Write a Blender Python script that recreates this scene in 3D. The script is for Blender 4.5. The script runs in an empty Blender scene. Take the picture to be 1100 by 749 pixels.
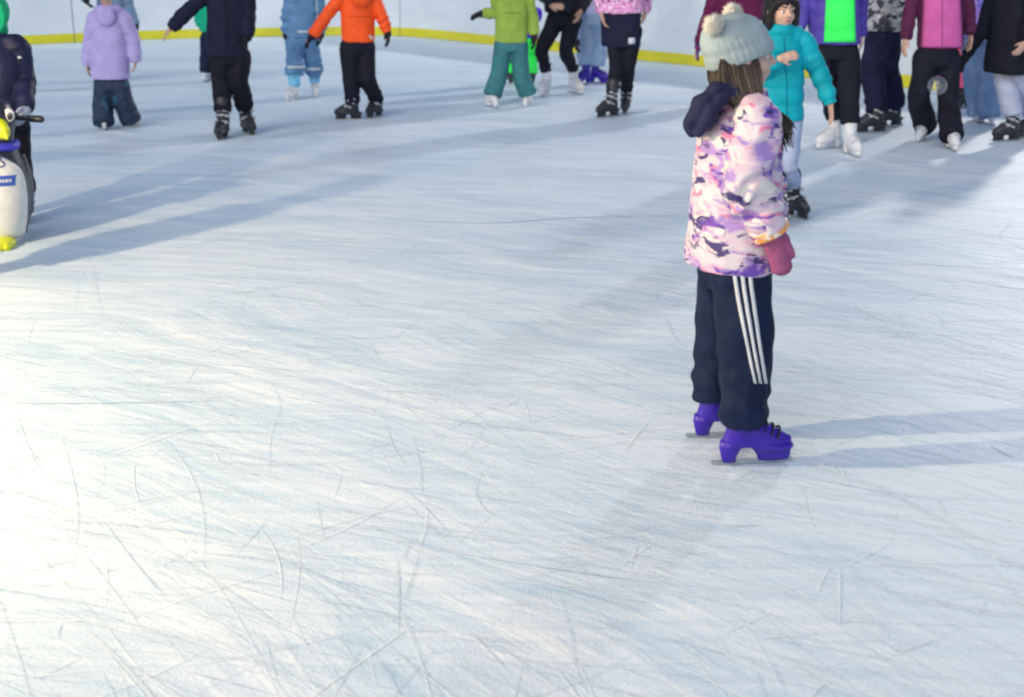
import bpy, bmesh, math, random
from math import sin, cos, pi, radians, sqrt, exp
from mathutils import Vector, Matrix, noise
from mathutils.bvhtree import BVHTree

random.seed(11)
scene = bpy.context.scene
col = scene.collection

# ------------------------------------------------------------------ camera model
F, W, HH = 1500.0, 1100.0, 749.0
CAM_H = 1.65
PITCH = math.atan(459.5 / F)
cp, sp = cos(PITCH), sin(PITCH)

def ray(px, py):
    x, v = (px - W / 2) / F, (py - HH / 2) / F
    return Vector((x, cp - v * sp, -sp - v * cp))

def G(px, py, z=0.0):
    r = ray(px, py)
    t = (z - CAM_H) / r.z
    return Vector((r.x * t, r.y * t, z))

def U(px, py, d):
    r = ray(px, py)
    t = d / r.y
    return Vector((r.x * t, d, CAM_H + r.z * t))

cam_d = bpy.data.cameras.new('camera')
cam = bpy.data.objects.new('camera', cam_d)
col.objects.link(cam)
cam.location = (0, 0, CAM_H)
cam.rotation_euler = (pi / 2 - PITCH, 0, 0)
cam_d.sensor_width = 36
cam_d.lens = F / W * 36
cam_d.clip_end = 600
cam_d.dof.use_dof = True
cam_d.dof.focus_distance = 5.4
cam_d.dof.aperture_fstop = 3.6
scene.camera = cam

# ------------------------------------------------------------------ materials
def lin(c):
    c = c / 255.0
    return c / 12.92 if c <= 0.04045 else ((c + 0.055) / 1.055) ** 2.4

def rgb(r, g, b, k=1.0):
    return (min(lin(r) * k, 0.95), min(lin(g) * k, 0.95), min(lin(b) * k, 0.95), 1)

class NT:
    def __init__(s, name):
        s.m = bpy.data.materials.new(name)
        s.m.use_nodes = True
        s.t = s.m.node_tree
        s.b = s.t.nodes['Principled BSDF']
    def n(s, typ, **kw):
        nd = s.t.nodes.new(typ)
        for k, v in kw.items():
            if k.startswith('i_'):
                nd.inputs[k[2:].replace('_', ' ')].default_value = v
            else:
                setattr(nd, k, v)
        return nd
    def l(s, a, b):
        s.t.links.new(a, b)
    def coord(s, scale=(1, 1, 1), rot=(0, 0, 0), loc=(0, 0, 0)):
        tc = s.n('ShaderNodeTexCoord')
        mp = s.n('ShaderNodeMapping')
        mp.inputs['Scale'].default_value = scale
        mp.inputs['Rotation'].default_value = rot
        mp.inputs['Location'].default_value = loc
        s.l(tc.outputs['Object'], mp.inputs['Vector'])
        return mp.outputs['Vector']
    def noise(s, vec, scale, detail=4, rough=0.55, dist=0.0):
        nd = s.n('ShaderNodeTexNoise')
        nd.inputs['Scale'].default_value = scale
        nd.inputs['Detail'].default_value = detail
        nd.inputs['Roughness'].default_value = rough
        nd.inputs['Distortion'].default_value = dist
        s.l(vec, nd.inputs['Vector'])
        return nd.outputs['Fac']
    def ramp(s, fac, a, b):
        nd = s.n('ShaderNodeMapRange')
        nd.inputs['From Min'].default_value = a
        nd.inputs['From Max'].default_value = b
        s.l(fac, nd.inputs['Value'])
        return nd.outputs['Result']
    def mix(s, fac, a, b):
        nd = s.n('ShaderNodeMix', data_type='RGBA')
        if isinstance(fac, float): nd.inputs[0].default_value = fac
        else: s.l(fac, nd.inputs[0])
        for i, v in ((6, a), (7, b)):
            if isinstance(v, tuple): nd.inputs[i].default_value = v
            else: s.l(v, nd.inputs[i])
        return nd.outputs[2]
    def math(s, op, a, b=None):
        nd = s.n('ShaderNodeMath', operation=op)
        for i, v in ((0, a), (1, b)):
            if v is None: continue
            if isinstance(v, (int, float)): nd.inputs[i].default_value = v
            else: s.l(v, nd.inputs[i])
        return nd.outputs[0]
    def bump(s, h, strength, dist=0.01):
        nd = s.n('ShaderNodeBump')
        nd.inputs['Strength'].default_value = strength
        nd.inputs['Distance'].default_value = dist
        s.l(h, nd.inputs['Height'])
        s.l(nd.outputs['Normal'], s.b.inputs['Normal'])
    def color(s, c):
        if isinstance(c, tuple): s.b.inputs['Base Color'].default_value = c
        else: s.l(c, s.b.inputs['Base Color'])
    def rough(s, r):
        s.b.inputs['Roughness'].default_value = r

def fabric(name, c, rough=0.8, var=0.22, bump=0.25, bscale=160, sheen=0.0):
    t = NT(name)
    v = t.coord()
    n1 = t.noise(v, 9, 5)
    dark = (c[0] * (1 - var), c[1] * (1 - var), c[2] * (1 - var), 1)
    lite = (min(c[0] * (1 + var), .95), min(c[1] * (1 + var), .95), min(c[2] * (1 + var), .95), 1)
    t.color(t.mix(t.ramp(n1, .35, .65), dark, lite))
    t.rough(rough)
    n2 = t.noise(v, bscale, 2)
    n3 = t.noise(v, 24, 4)
    n4 = t.noise(t.coord((1, 1, .55)), 13, 3, .5, 1.2)
    t.bump(t.math('ADD', t.math('ADD', t.math('MULTIPLY', n2, .15), t.math('MULTIPLY', n3, .5)), t.math('MULTIPLY', n4, .8)), bump * 1.6, .012)
    t.b.inputs['Specular IOR Level'].default_value = .22
    if sheen:
        t.b.inputs['Sheen Weight'].default_value = sheen
    return t.m

def plain(name, c, rough=0.5, metal=0.0, coat=0.0):
    t = NT(name)
    v = t.coord()
    n1 = t.noise(v, 35, 4)
    t.color(t.mix(t.ramp(n1, .3, .7), (c[0] * .86, c[1] * .86, c[2] * .86, 1), c))
    t.l(t.ramp(n1, -1.2 + rough * 0, 1.6), t.b.inputs['Roughness'])
    t.b.inputs['Roughness'].default_value = rough
    for l in list(t.b.inputs['Roughness'].links): t.t.links.remove(l)
    t.b.inputs['Metallic'].default_value = metal
    t.b.inputs['Coat Weight'].default_value = coat
    return t.m

def skin(name, c):
    t = NT(name)
    v = t.coord()
    n1 = t.noise(v, 30, 3)
    t.color(t.mix(t.ramp(n1, .3, .7), (c[0] * .92, c[1] * .84, c[2] * .82, 1), c))
    t.rough(.5)
    t.b.inputs['Subsurface Weight'].default_value = .12
    t.b.inputs['Subsurface Radius'].default_value = (.012, .005, .003)
    return t.m

def pattern(name, base, layers, rough=.7, scale=(1, 1, 1), rot=(0, 0, 0)):
    """layers: (noise scale, threshold, softness, colour, offset, distortion)"""
    t = NT(name)
    c = base
    for sc, th, so, cc, off, ds in layers:
        v = t.coord(scale, rot, (off, off * .7, -off))
        n = t.noise(v, sc, 3, .5, ds)
        c = t.mix(t.ramp(n, th, th + so), c, cc)
    t.color(c)
    t.rough(rough)
    v = t.coord()
    t.bump(t.noise(v, 40, 4), .25, .006)
    return t.m

M = {}
GROUP = 'skaters on the ice'
def fab(key, *a, **k):
    if key not in M: M[key] = fabric(key, *a, **k)
    return M[key]

SKIN = skin('skin', (.56, .36, .28, 1))
SKIN_PALE = skin('skin_pale', (.62, .43, .36, 1))
SKIN_DARK = skin('skin_tan', (.42, .26, .19, 1))
STEEL = plain('blade_steel', (.55, .57, .6, 1), .28, 1.0)
BLACK_PLASTIC = plain('black_plastic', (.018, .02, .028, 1), .38)
DARK_BOOT = plain('dark_boot', (.02, .022, .034, 1), .42)
WHITE_BOOT = plain('white_boot', (.7, .72, .76, 1), .42)
GREY_BUCKLE = plain('grey_buckle', (.5, .53, .58, 1), .3)
HAIR_BROWN = fabric('hair_brown', (.066, .051, .04, 1), .65, .6, .3, 300)
HAIR_BLACK = fabric('hair_black', (.017, .015, .018, 1), .42, .4, .3, 300)
EYE_WHITE = plain('eye_white', (.75, .75, .75, 1), .15)
EYE_DARK = plain('eye_dark', (.02, .014, .01, 1), .1)
LIP = plain('lip', (.42, .15, .14, 1), .45)
GLOVE_BLACK = fabric('glove_black', (.014, .015, .022, 1), .8)

# ------------------------------------------------------------------ geometry helpers
def frame_of(t, ref=None):
    t = t.normalized()
    if ref is None: ref = Vector((0, 0, 1)) if abs(t.z) < .9 else Vector((0, 1, 0))
    u = (ref - t * ref.dot(t)).normalized()
    return u, t.cross(u)

class Geo:
    def __init__(s):
        s.v, s.f = [], []
    def rings(s, rings, cap=True):
        n = len(rings[0])
        b = len(s.v)
        for r in rings: s.v.extend(r)
        for i in range(len(rings) - 1):
            for j in range(n):
                a, c = b + i * n + j, b + i * n + (j + 1) % n
                s.f.append((a, c, c + n, a + n))
        if cap:
            s.f.append(tuple(b + j for j in range(n - 1, -1, -1)))
            e = b + (len(rings) - 1) * n
            s.f.append(tuple(e + j for j in range(n)))
    def tube(s, pts, radii, seg=16, caps=True, sub=3, flat=1.0, ref=None, ek=1.0):
        pts = [Vector(p) for p in pts]
        P, R = [], []
        k = len(pts)
        for i in range(k - 1):                       # smooth the path a little
            p0, p1, p2, p3 = pts[max(i - 1, 0)], pts[i], pts[i + 1], pts[min(i + 2, k - 1)]
            for j in range(sub):
                t = j / sub
                q = .5 * (2 * p1 + (p2 - p0) * t + (2 * p0 - 5 * p1 + 4 * p2 - p3) * t * t + (3 * p1 - p0 - 3 * p2 + p3) * t ** 3)
                P.append(q); R.append(radii[i] + (radii[i + 1] - radii[i]) * (t * t * (3 - 2 * t)))
        P.append(pts[-1]); R.append(radii[-1])
        rs = []
        u = None
        def ring(c, t, r):
            nonlocal u
            uu, w = frame_of(t, u if u is not None else ref)
            u = uu
            return [c + uu * (cos(2 * pi * j / seg) * r) + w * (sin(2 * pi * j / seg) * r * flat) for j in range(seg)]
        n = len(P)
        T = [(P[min(i + 1, n - 1)] - P[max(i - 1, 0)]).normalized() for i in range(n)]
        if caps:
            for a in (80, 50, 25):
                rs.append(ring(P[0] - T[0] * R[0] * sin(radians(a)), T[0], R[0] * cos(radians(a))))
        for i in range(n): rs.append(ring(P[i], T[i], R[i]))
        if caps:
            for a in (25, 50, 80):
                rs.append(ring(P[-1] + T[-1] * R[-1] * sin(radians(a)) * ek, T[-1], R[-1] * cos(radians(a) * (1 if ek == 1 else (.45 if a < 60 else .93)))))
        s.rings(rs)
    def loft(s, secs, sd, fw, seg=28, pw=1.0):
        """secs: (centre, half width along sd, half depth along fw)"""
        rs = []
        for c, a, b in secs:
            r = []
            for j in range(seg):
                th = 2 * pi * j / seg
                x, y = cos(th), sin(th)
                x = math.copysign(abs(x) ** pw, x); y = math.copysign(abs(y) ** pw, y)
                r.append(Vector(c) + sd * (x * a) + fw * (y * b))
            rs.append(r)
        s.rings(rs)
    def ell(s, c, r, ax=None, seg=18, nr=10):
        ax = ax or (Vector((1, 0, 0)), Vector((0, 1, 0)), Vector((0, 0, 1)))
        rs = []
        for i in range(nr + 1):
            ph = -pi / 2 + pi * (i + .12) / (nr + .24)
            rs.append([Vector(c) + ax[0] * (cos(ph) * cos(2 * pi * j / seg) * r[0]) + ax[1] * (cos(ph) * sin(2 * pi * j / seg) * r[1]) + ax[2] * (sin(ph) * r[2]) for j in range(seg)])
        s.rings(rs)
    def box(s, c, ax, hs):
        b = len(s.v)
        for k in range(8):
            q = Vector(c)
            for i in range(3): q = q + ax[i] * (hs[i] * (1 if k >> i & 1 else -1))
            s.v.append(q)
        for f in ((0, 2, 3, 1), (4, 5, 7, 6), (0, 1, 5, 4), (2, 6, 7, 3), (0, 4, 6, 2), (1, 3, 7, 5)):
            s.f.append(tuple(b + i for i in f))

def link(name, me, mat, parent=None, loc=None):
    o = bpy.data.objects.new(name, me)
    col.objects.link(o)
    if mat is not None and not me.materials: me.materials.append(mat)
    if parent is not None: o.parent = parent
    if loc is not None: o.location = loc
    return o

def raw(name, g, mat, parent=None, org=Vector((0, 0, 0)), smooth=True, bevel=0):
    me = bpy.data.meshes.new(name)
    me.from_pydata([v - org for v in g.v], [], g.f)
    bm = bmesh.new(); bm.from_mesh(me)
    bmesh.ops.recalc_face_normals(bm, faces=bm.faces)
    if bevel: bmesh.ops.bevel(bm, geom=bm.edges[:], offset=bevel, segments=2, affect='EDGES', profile=.6)
    bm.to_mesh(me); bm.free()
    if smooth: me.polygons.foreach_set('use_smooth', [True] * len(me.polygons))
    return link(name, me, mat, parent)

def skin_mesh(name, g, mat, parent=None, org=Vector((0, 0, 0)), voxel=.008, it=6, disp=None, crease=0):
    """union of the closed pieces in g as ONE smooth continuous surface"""
    me = bpy.data.meshes.new('tmp')
    me.from_pydata(g.v, [], g.f)
    bm = bmesh.new(); bm.from_mesh(me)
    bmesh.ops.recalc_face_normals(bm, faces=bm.faces)
    bm.to_mesh(me); bm.free()
    t = bpy.data.objects.new('tmp', me)
    col.objects.link(t)
    r = t.modifiers.new('r', 'REMESH'); r.mode = 'VOXEL'; r.voxel_size = voxel
    if it:
        sm = t.modifiers.new('s', 'SMOOTH'); sm.iterations = it; sm.factor = .5
    dg = bpy.context.evaluated_depsgraph_get()
    dg.update()
    out = bpy.data.meshes.new_from_object(t.evaluated_get(dg))
    out.name = name
    bpy.data.objects.remove(t)
    bpy.data.meshes.remove(me)
    if disp is not None:
        ns = [v.normal.copy() for v in out.vertices]
        for v, nn in zip(out.vertices, ns):
            v.co = v.co + nn * disp(v.co, nn)
    for v in out.vertices: v.co = v.co - org
    out.materials.clear()
    out.polygons.foreach_set('use_smooth', [True] * len(out.polygons))
    return link(name, out, mat, parent)

def folds(amp=.006, freq=7, joints=(), jamp=.008, jsig=.09, quilt=None, seed=0):
    off = Vector((seed * 3.7, seed * 1.3, seed * 7.1))
    def f(p, n):
        q = Vector((p.x * freq, p.y * freq, p.z * freq * .55)) + off
        d = amp * noise.noise(q) + amp * .5 * noise.noise(q * 2.3)
        for jp, ax, *jw in joints:
            r2 = (p - jp).length_squared
            if r2 < jsig * jsig * 6:
                ph = (p - jp).dot(ax) * 75 + 3.5 * noise.noise(p * 8 + off)
                d += jamp * (jw[0] if jw else 1) * exp(-r2 / (jsig * jsig)) * sin(ph)
        if quilt:
            d += quilt(p)
        return d
    return f

def tag(o, label=None, cat=None, group=None, kind=None):
    if label: o['label'] = label
    if cat: o['category'] = cat
    if group: o['group'] = group
    if kind: o['kind'] = kind
    return o

UP = Vector((0, 0, 1))

# ------------------------------------------------------------------ body pieces
def hand_geo(g, w, dr, nrm, thumb, hl, grow=0.0, curl=.35, spread=1.0):
    """palm with four unequal bent fingers and a thumb; nrm = palm side, thumb = thumb side"""
    dr = dr.normalized()
    nrm = (nrm - dr * nrm.dot(dr)).normalized()
    sd = dr.cross(nrm)
    if sd.dot(thumb) < 0: sd = -sd
    pl = hl * .5
    g.loft([(w - dr * hl * .12, hl * .15 + grow, hl * .12 + grow), (w + dr * pl * .35, hl * .2 + grow, hl * .11 + grow),
            (w + dr * pl * .95, hl * .235 + grow, hl * .09 + grow), (w + dr * pl * 1.05, hl * .2 + grow, hl * .06 + grow)], sd, nrm, seg=14)
    for i, (o, ln, r) in enumerate(((.165, .44, .055), (.055, .5, .058), (-.06, .46, .055), (-.165, .36, .048))):
        b = w + dr * (pl * .85) + sd * (o * hl)
        d1 = (dr + sd * (o * .5 * spread) + nrm * (curl * .5)).normalized()
        d2 = (dr + sd * (o * .4 * spread) + nrm * (curl * 1.5)).normalized()
        d3 = (dr * .8 + nrm * (curl * 2.6)).normalized()
        L = ln * hl
        p1 = b + d1 * L * .5; p2 = p1 + d2 * L * .32; p3 = p2 + d3 * L * .22
        rr = r * hl + grow
        g.tube([b, p1, p2, p3], [rr * 1.1, rr, rr * .9, rr * .75], seg=8, sub=2)
    b = w + dr * pl * .2 + sd * hl * .13
    d1 = (dr * .75 + sd * .75 + nrm * .25).normalized()
    d2 = (dr + sd * .35 + nrm * .35).normalized()
    p1 = b + d1 * hl * .24; p2 = p1 + d2 * hl * .2
    rr = .062 * hl + grow
    g.tube([b, p1, p2], [rr * 1.4, rr * 1.1, rr * .8], seg=8, sub=2)

def mitten_geo(g, w, dr, nrm, thumb, hl):
    dr = dr.normalized(); nrm = (nrm - dr * nrm.dot(dr)).normalized()
    sd = dr.cross(nrm)
    if sd.dot(thumb) < 0: sd = -sd
    g.loft([(w - dr * hl * .1, hl * .2, hl * .18), (w + dr * hl * .12, hl * .21, hl * .17), (w + dr * hl * .38, hl * .22, hl * .16), (w + dr * hl * .62, hl * .22, hl * .15),
            (w + dr * hl * .82, hl * .22, hl * .14), (w + dr * hl * .92, hl * .1, hl * .07)], sd, nrm, seg=18)
    g.tube([w + dr * hl * .2 + sd * hl * .12, w + dr * hl * .42 + sd * hl * .25, w + dr * hl * .62 + sd * hl * .27], [hl * .1, hl * .095, hl * .075], seg=10)

def head_geo(g, c, hh, fx, fy, fz):
    def L(x, y, z): return c + fx * (x * hh) + fy * (y * hh) + fz * (z * hh)
    def E(x, y, z, a, b, d): g.ell(L(x, y, z), (a * hh, b * hh, d * hh), (fx, fy, fz))
    E(0, -.05, .12, .37, .43, .37)
    E(0, .1, -.12, .3, .31, .36)
    E(0, .2, -.36, .13, .13, .11)
    for s in (-1, 1):
        E(s * .155, .22, -.13, .14, .14, .15)
        E(s * .375, -.03, -.06, .04, .085, .13)
        E(s * .13, .33, .1, .12, .06, .045)
        E(s * .055, .395, -.1, .045, .05, .04)
    g.tube([L(0, .37, .06), L(0, .42, -.03), L(0, .46, -.1)], [.04 * hh, .045 * hh, .058 * hh], seg=10)
    E(0, .365, -.225, .1, .045, .022)
    E(0, .36, -.265, .085, .045, .025)

def face_parts(parent, org, c, hh, fx, fy, fz, hair):
    def L(x, y, z): return c + fx * (x * hh) + fy * (y * hh) + fz * (z * hh)
    for s in (-1, 1):
        g = Geo(); g.ell(L(s * .14, .325, .005), (.062 * hh, .048 * hh, .045 * hh), (fx, fy, fz))
        e = raw('eye', g, EYE_WHITE, parent, org)
        g = Geo(); g.ell(L(s * .14, .357, .005), (.034 * hh, .02 * hh, .038 * hh), (fx, fy, fz))
        raw('iris', g, EYE_DARK, e, org)
        g = Geo(); g.tube([L(s * .06, .385, .115), L(s * .15, .375, .135), L(s * .23, .33, .105)], [.014 * hh, .018 * hh, .01 * hh], seg=8)
        raw('eyebrow', g, hair, parent, org)
    g = Geo()
    g.ell(L(0, .385, -.228), (.085 * hh, .03 * hh, .018 * hh), (fx, fy, fz))
    g.ell(L(0, .378, -.262), (.07 * hh, .032 * hh, .022 * hh), (fx, fy, fz))
    skin_mesh('mouth', g, LIP, parent, org, voxel=.0022, it=2)

def make_skate(parent, org, gp, toe, k, boot, holder, kind, lean=Vector((0, 0, 0)), ank=None):
    """gp: ground point below the ankle; toe: heading in degrees (0 = towards the camera)"""
    t = Vector((sin(radians(toe)), -cos(radians(toe)), 0)); s = Vector((cos(radians(toe)), sin(radians(toe)), 0))
    def L(x, y, z): return gp + t * (x * k) + s * (y * k) + UP * (z * k)
    bulk = 1.0 if kind == 'figure' else 1.12
    g = Geo()
    top = L(-.012, 0, .235) if ank is None else ank + (ank - L(-.02, 0, .1)).normalized() * .05 * k
    g.tube([L(-.028, 0, .112), L(-.02, 0, .16), top], [.042 * k * bulk, .043 * k * bulk, .05 * k * bulk], seg=18)
    g.loft([(L(-.02, 0, .064), .030 * k * bulk, .055 * k), (L(-.02, 0, .085), .037 * k * bulk, .058 * k), (L(-.02, 0, .12), .034 * k * bulk, .048 * k)], s, t)
    g.tube([L(-.03, 0, .1), L(.03, 0, .108), L(.078, 0, .09), L(.125, 0, .08)], [.036 * k, .041 * k * bulk, .034 * k * bulk, .019 * k * bulk], seg=18)
    g.loft([(L(.05, 0, .064), .036 * k * bulk, .092 * k), (L(.05, 0, .08), .038 * k * bulk, .094 * k), (L(.055, 0, .092), .03 * k, .07 * k)], s, t)
    o = skin_mesh('skate', g, boot, parent, org, voxel=.0045 * k, it=4)
    # sole and the two posts of the blade holder
    g = Geo()
    if kind == 'figure': g.loft([(L(.08, 0, .05), .033 * k, .062 * k), (L(.08, 0, .062), .038 * k, .07 * k), (L(.078, 0, .072), .038 * k, .068 * k)], s, t, pw=.8)
    else: g.loft([(L(.022, 0, .052), .033 * k * bulk, .118 * k), (L(.022, 0, .064), .037 * k * bulk, .126 * k), (L(.022, 0, .07), .037 * k * bulk, .124 * k)], s, t, pw=.75)
    if kind == 'figure':
        g.loft([(L(-.054, 0, .012), .014 * k, .022 * k), (L(-.056, 0, .03), .02 * k, .025 * k), (L(-.052, 0, .06), .025 * k, .036 * k), (L(-.035, 0, .085), .026 * k, .05 * k)], s, t)
        g.loft([(L(.088, 0, .014), .014 * k, .05 * k), (L(.088, 0, .03), .022 * k, .054 * k), (L(.08, 0, .06), .034 * k, .064 * k)], s, t)
    else:
        g.loft([(L(-.045, 0, .012), .012 * k, .05 * k), (L(-.045, 0, .035), .02 * k, .045 * k), (L(-.045, 0, .058), .03 * k, .05 * k)], s, t)
        g.loft([(L(.088, 0, .012), .012 * k, .05 * k), (L(.088, 0, .035), .02 * k, .045 * k), (L(.088, 0, .058), .03 * k, .05 * k)], s, t)
    raw('blade_holder', g, holder, o, org)
    g = Geo()
    prof = [(-.112, .012), (-.105, .003), (-.06, .0), (.09, .0), (.135, .004), (.15, .016), (.148, .02), (-.112, .018)]
    n = len(prof); b0 = len(g.v)
    for yy in (-.0022, .0022):
        for x, z in prof: g.v.append(L(x, yy, z))
    g.f.append(tuple(range(n))); g.f.append(tuple(range(2 * n - 1, n - 1, -1)))
    for i in range(n): g.f.append((i, (i + 1) % n, n + (i + 1) % n, n + i))
    raw('blade', g, STEEL, o, org, smooth=False)
    # fastening
    g = Geo()
    if kind == 'figure':
        for i in range(5):
            x, z = .098 - .021 * i, .112 + .0095 * i
            g.tube([L(x - .012, -.036, z - .012), L(x, -.018, z + .003), L(x + .004, 0, z + .011), L(x, .018, z + .003), L(x - .012, .036, z - .012)], [.0042 * k] * 5, seg=6)
        raw('lace', g, BLACK_PLASTIC if boot is not WHITE_BOOT else GREY_BUCKLE, o, org)
    else:
        for x, z, wd in ((.04, .125, .05), (.012, .165, .052), (.005, .2, .055)):
            g.tube([L(x - .045, -wd, z - .012), L(x + .01, -.03, z + .012), L(x + .014, 0, z + .016), L(x + .01, .03, z + .012), L(x - .045, wd, z - .012)], [.006 * k] * 5, seg=6, flat=.6)
        for x, z in ((.045, .125), (.015, .17)):
            for sy in (-1, 1):
                g.box(L(x - .005, sy * .045, z + .004), (t, s, UP), (.016 * k, .007 * k, .008 * k))
        raw('buckle', g, GREY_BUCKLE, o, org)
    return o

def beanie(parent, org, c, hh, fx, fy, fz, mat, tilt=0.0, name='hat', slouch=.12):
    ax, ay = fx, fy * cos(tilt) + fz * sin(tilt)
    az = fz * cos(tilt) - fy * sin(tilt)
    secs = []
    for z, r in ((-.08, .415), (-.05, .435), (.04, .44), (.08, .435), (.1, .42), (.2, .425), (.32, .4), (.42, .34), (.5, .25), (.55, .14), (.57, .05)):
        secs.append((c + az * (z * hh) - ay * ((.04 + slouch * max(z, 0) ** 1.5) * hh), r * hh * .94, r * hh * 1.08))
    g = Geo(); g.loft(secs, ax, ay, seg=64)
    # knitted ribs
    for i, v in enumerate(g.v):
        j = i % 64
        cc = secs[min(i // 64, len(secs) - 1)][0]
        g.v[i] = cc + (v - cc) * (1 + .012 * (1 if j % 2 else -1))
    o = skin_mesh(name, g, mat, parent, org, voxel=.004, it=1, disp=lambda p, n: .0035 * noise.noise(p * 22))
    return o, az, ay

# ------------------------------------------------------------------ a person
PEOPLE = {}
def person(label, feet, hip, neck, h, yaw, jacket, trousers, hem=None, arms=None, toes=(0, 0), knees=(None, None),
           group=None, skinm=SKIN, hair=HAIR_BLACK, skate=('rental', DARK_BOOT, BLACK_PLASTIC), w=(.2, .19), dr=.68, leg=(.085, .07, .062), sleeve=(.062, .052, .045),
           hands=('bare', 'bare'), head_dy=0.0, head=None, head_yaw=None, hairdo='short', quilt=None, hood=None, hoodup=None, hat=None, voxel=.008,
           amp=.009, skirt=None, cuff=0.0, kscale=1.0, top=None, dyb=0.0, hand_mat=None, shoulder=None, neck_dy=0.0, pitch=0.0, ankle_z=.115, palm=(None, None), curl=.35, foldj=.0055):
    A, B = G(*feet[0]), G(*feet[1])
    d0 = (A.y + B.y) / 2 + dyb
    org = Vector(((A.x + B.x) / 2, (A.y + B.y) / 2, 0))
    ya = radians(yaw)
    fw = Vector((sin(ya), -cos(ya), 0)); sd = Vector((cos(ya), sin(ya), 0))
    sb = sd if cos(ya) >= -1e-6 else -sd
    k = h / 1.35 * kscale
    k = .45 + .55 * k
    ks = k
    Pc = U(hip[0], hip[1], d0)
    N = U(neck[0], neck[1], d0 + neck_dy)
    shw = (shoulder if shoulder else .108 * h)
    hw = .058 * h
    hips = (Pc - sb * hw, Pc + sb * hw)
    sh = (N - sb * shw - UP * .035 * h, N + sb * shw - UP * .035 * h)
    ank = []
    for gp, te in ((A, toes[0]), (B, toes[1])):
        ank.append(gp + UP * ankle_z * k + Vector((sin(radians(te)), -cos(radians(te)), 0)) * -.02 * k)
    kn = []
    for i in range(2):
        if knees[i] is None:
            kn.append((hips[i] + ank[i]) / 2 + fw * .025 * h + UP * .01)
        else:
            q = knees[i]; kn.append(U(q[0], q[1], d0 + (q[2] if len(q) > 2 else 0)))
    el, wr, tip = [], [], []
    for i in range(2):
        s = -1 if i == 0 else 1
        a = arms[i] if arms else None
        if a is None:
            e = sh[i] - UP * .165 * h + sb * (s * .035 * h) - fw * .01 * h
            q = e - UP * .145 * h + fw * .03 * h + sb * (s * .0 * h)
            el.append(e); wr.append(q); tip.append(q - UP * .1 * h + fw * .015 * h)
        else:
            P = [U(q[0], q[1], d0 + (q[2] if len(q) > 2 else 0)) for q in a]
            el.append(P[0]); wr.append(P[1]); tip.append(P[2])
    hl = .098 * h
    # head frame
    hh = .158 * h if h < 1.4 else .145 * h
    hy = radians(yaw if head_yaw is None else head_yaw)
    fy0 = Vector((sin(hy), -cos(hy), 0)); fx = Vector((cos(hy), sin(hy), 0))
    fy = fy0 * cos(pitch) + UP * sin(pitch); fz = UP * cos(pitch) - fy0 * sin(pitch)
    Hc = U(head[0], head[1], d0 + head_dy) if head else N + UP * hh * .62 + fw * hh * .06
    # ---- the body, one continuous mesh
    g = Geo()
    head_geo(g, Hc, hh, fx, fy, fz)
    g.tube([N - UP * .04 * h, N + UP * .01 * h, Hc - fz * hh * .25 - fy * hh * .05], [.042 * h, .036 * h, .036 * h], seg=14)
    spine = [(Pc - UP * .02 * h, .06 * h, .04 * h), (Pc + (N - Pc) * .3, .06 * h, .045 * h), (Pc + (N - Pc) * .7, .085 * h, .055 * h), (N - UP * .03 * h, .075 * h, .04 * h), (N, .03 * h, .03 * h)]
    g.loft(spine, sb, fw, seg=18)
    for i in range(2):
        g.tube([hips[i], kn[i], ank[i]], [.036 * h, .022 * h, .015 * h], seg=12)
        fg = (A, B)[i] + UP * .1 * k; tv = Vector((sin(radians(toes[i])), -cos(radians(toes[i])), 0))
        g.tube([ank[i], fg - tv * .01 * k, fg + tv * .06 * k], [.015 * h, .016 * h, .011 * h], seg=10)
        g.tube([N + (sh[i] - N) * .3, sh[i], el[i], wr[i]], [.03 * h, .03 * h, .024 * h, .0165 * h], seg=12)
        s = -1 if i == 0 else 1
        nrm = palm[i] if palm[i] is not None else -sb * s
        if hands[i] == 'bare':
            hand_geo(g, wr[i], tip[i] - wr[i], nrm, fw, hl, curl=curl)
        else:
            g.tube([wr[i], wr[i] + (tip[i] - wr[i]) * .5], [.016 * h, .014 * h], seg=8)
    body = skin_mesh('person', g, skinm, None, Vector((0, 0, 0)), voxel=.0055, it=3)
    for v in body.data.vertices: v.co = v.co - org
    body.location = org
    body['label'] = label; body['category'] = 'person'
    body['group'] = group or GROUP
    face_parts(body, org, Hc, hh, fx, fy, fz, hair)
    # ---- gloves
    for i in range(2):
        s = -1 if i == 0 else 1
        nrm = palm[i] if palm[i] is not None else -sb * s
        if hands[i] == 'glove':
            g = Geo(); hand_geo(g, wr[i], tip[i] - wr[i], nrm, fw, hl * 1.1, grow=.004, curl=curl)
            g.tube([wr[i] - (tip[i] - wr[i]).normalized() * .03, wr[i] + (tip[i] - wr[i]).normalized() * .02], [.03 * h * .8, .027 * h], seg=12)
            skin_mesh('glove', g, hand_mat or GLOVE_BLACK, body, org, voxel=.0045, it=3)
        elif hands[i] == 'mitten':
            g = Geo(); mitten_geo(g, wr[i], tip[i] - wr[i], nrm, fw, hl * 1.18)
            skin_mesh('mitten', g, hand_mat or GLOVE_BLACK, body, org, voxel=.004, it=3, disp=folds(.003, 20))
    # ---- jacket
    hc = U(hem[0], hem[1], d0) if hem else Pc - UP * .04 * h
    wh, wc = w
    g = Geo()
    ax = N - hc
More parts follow.
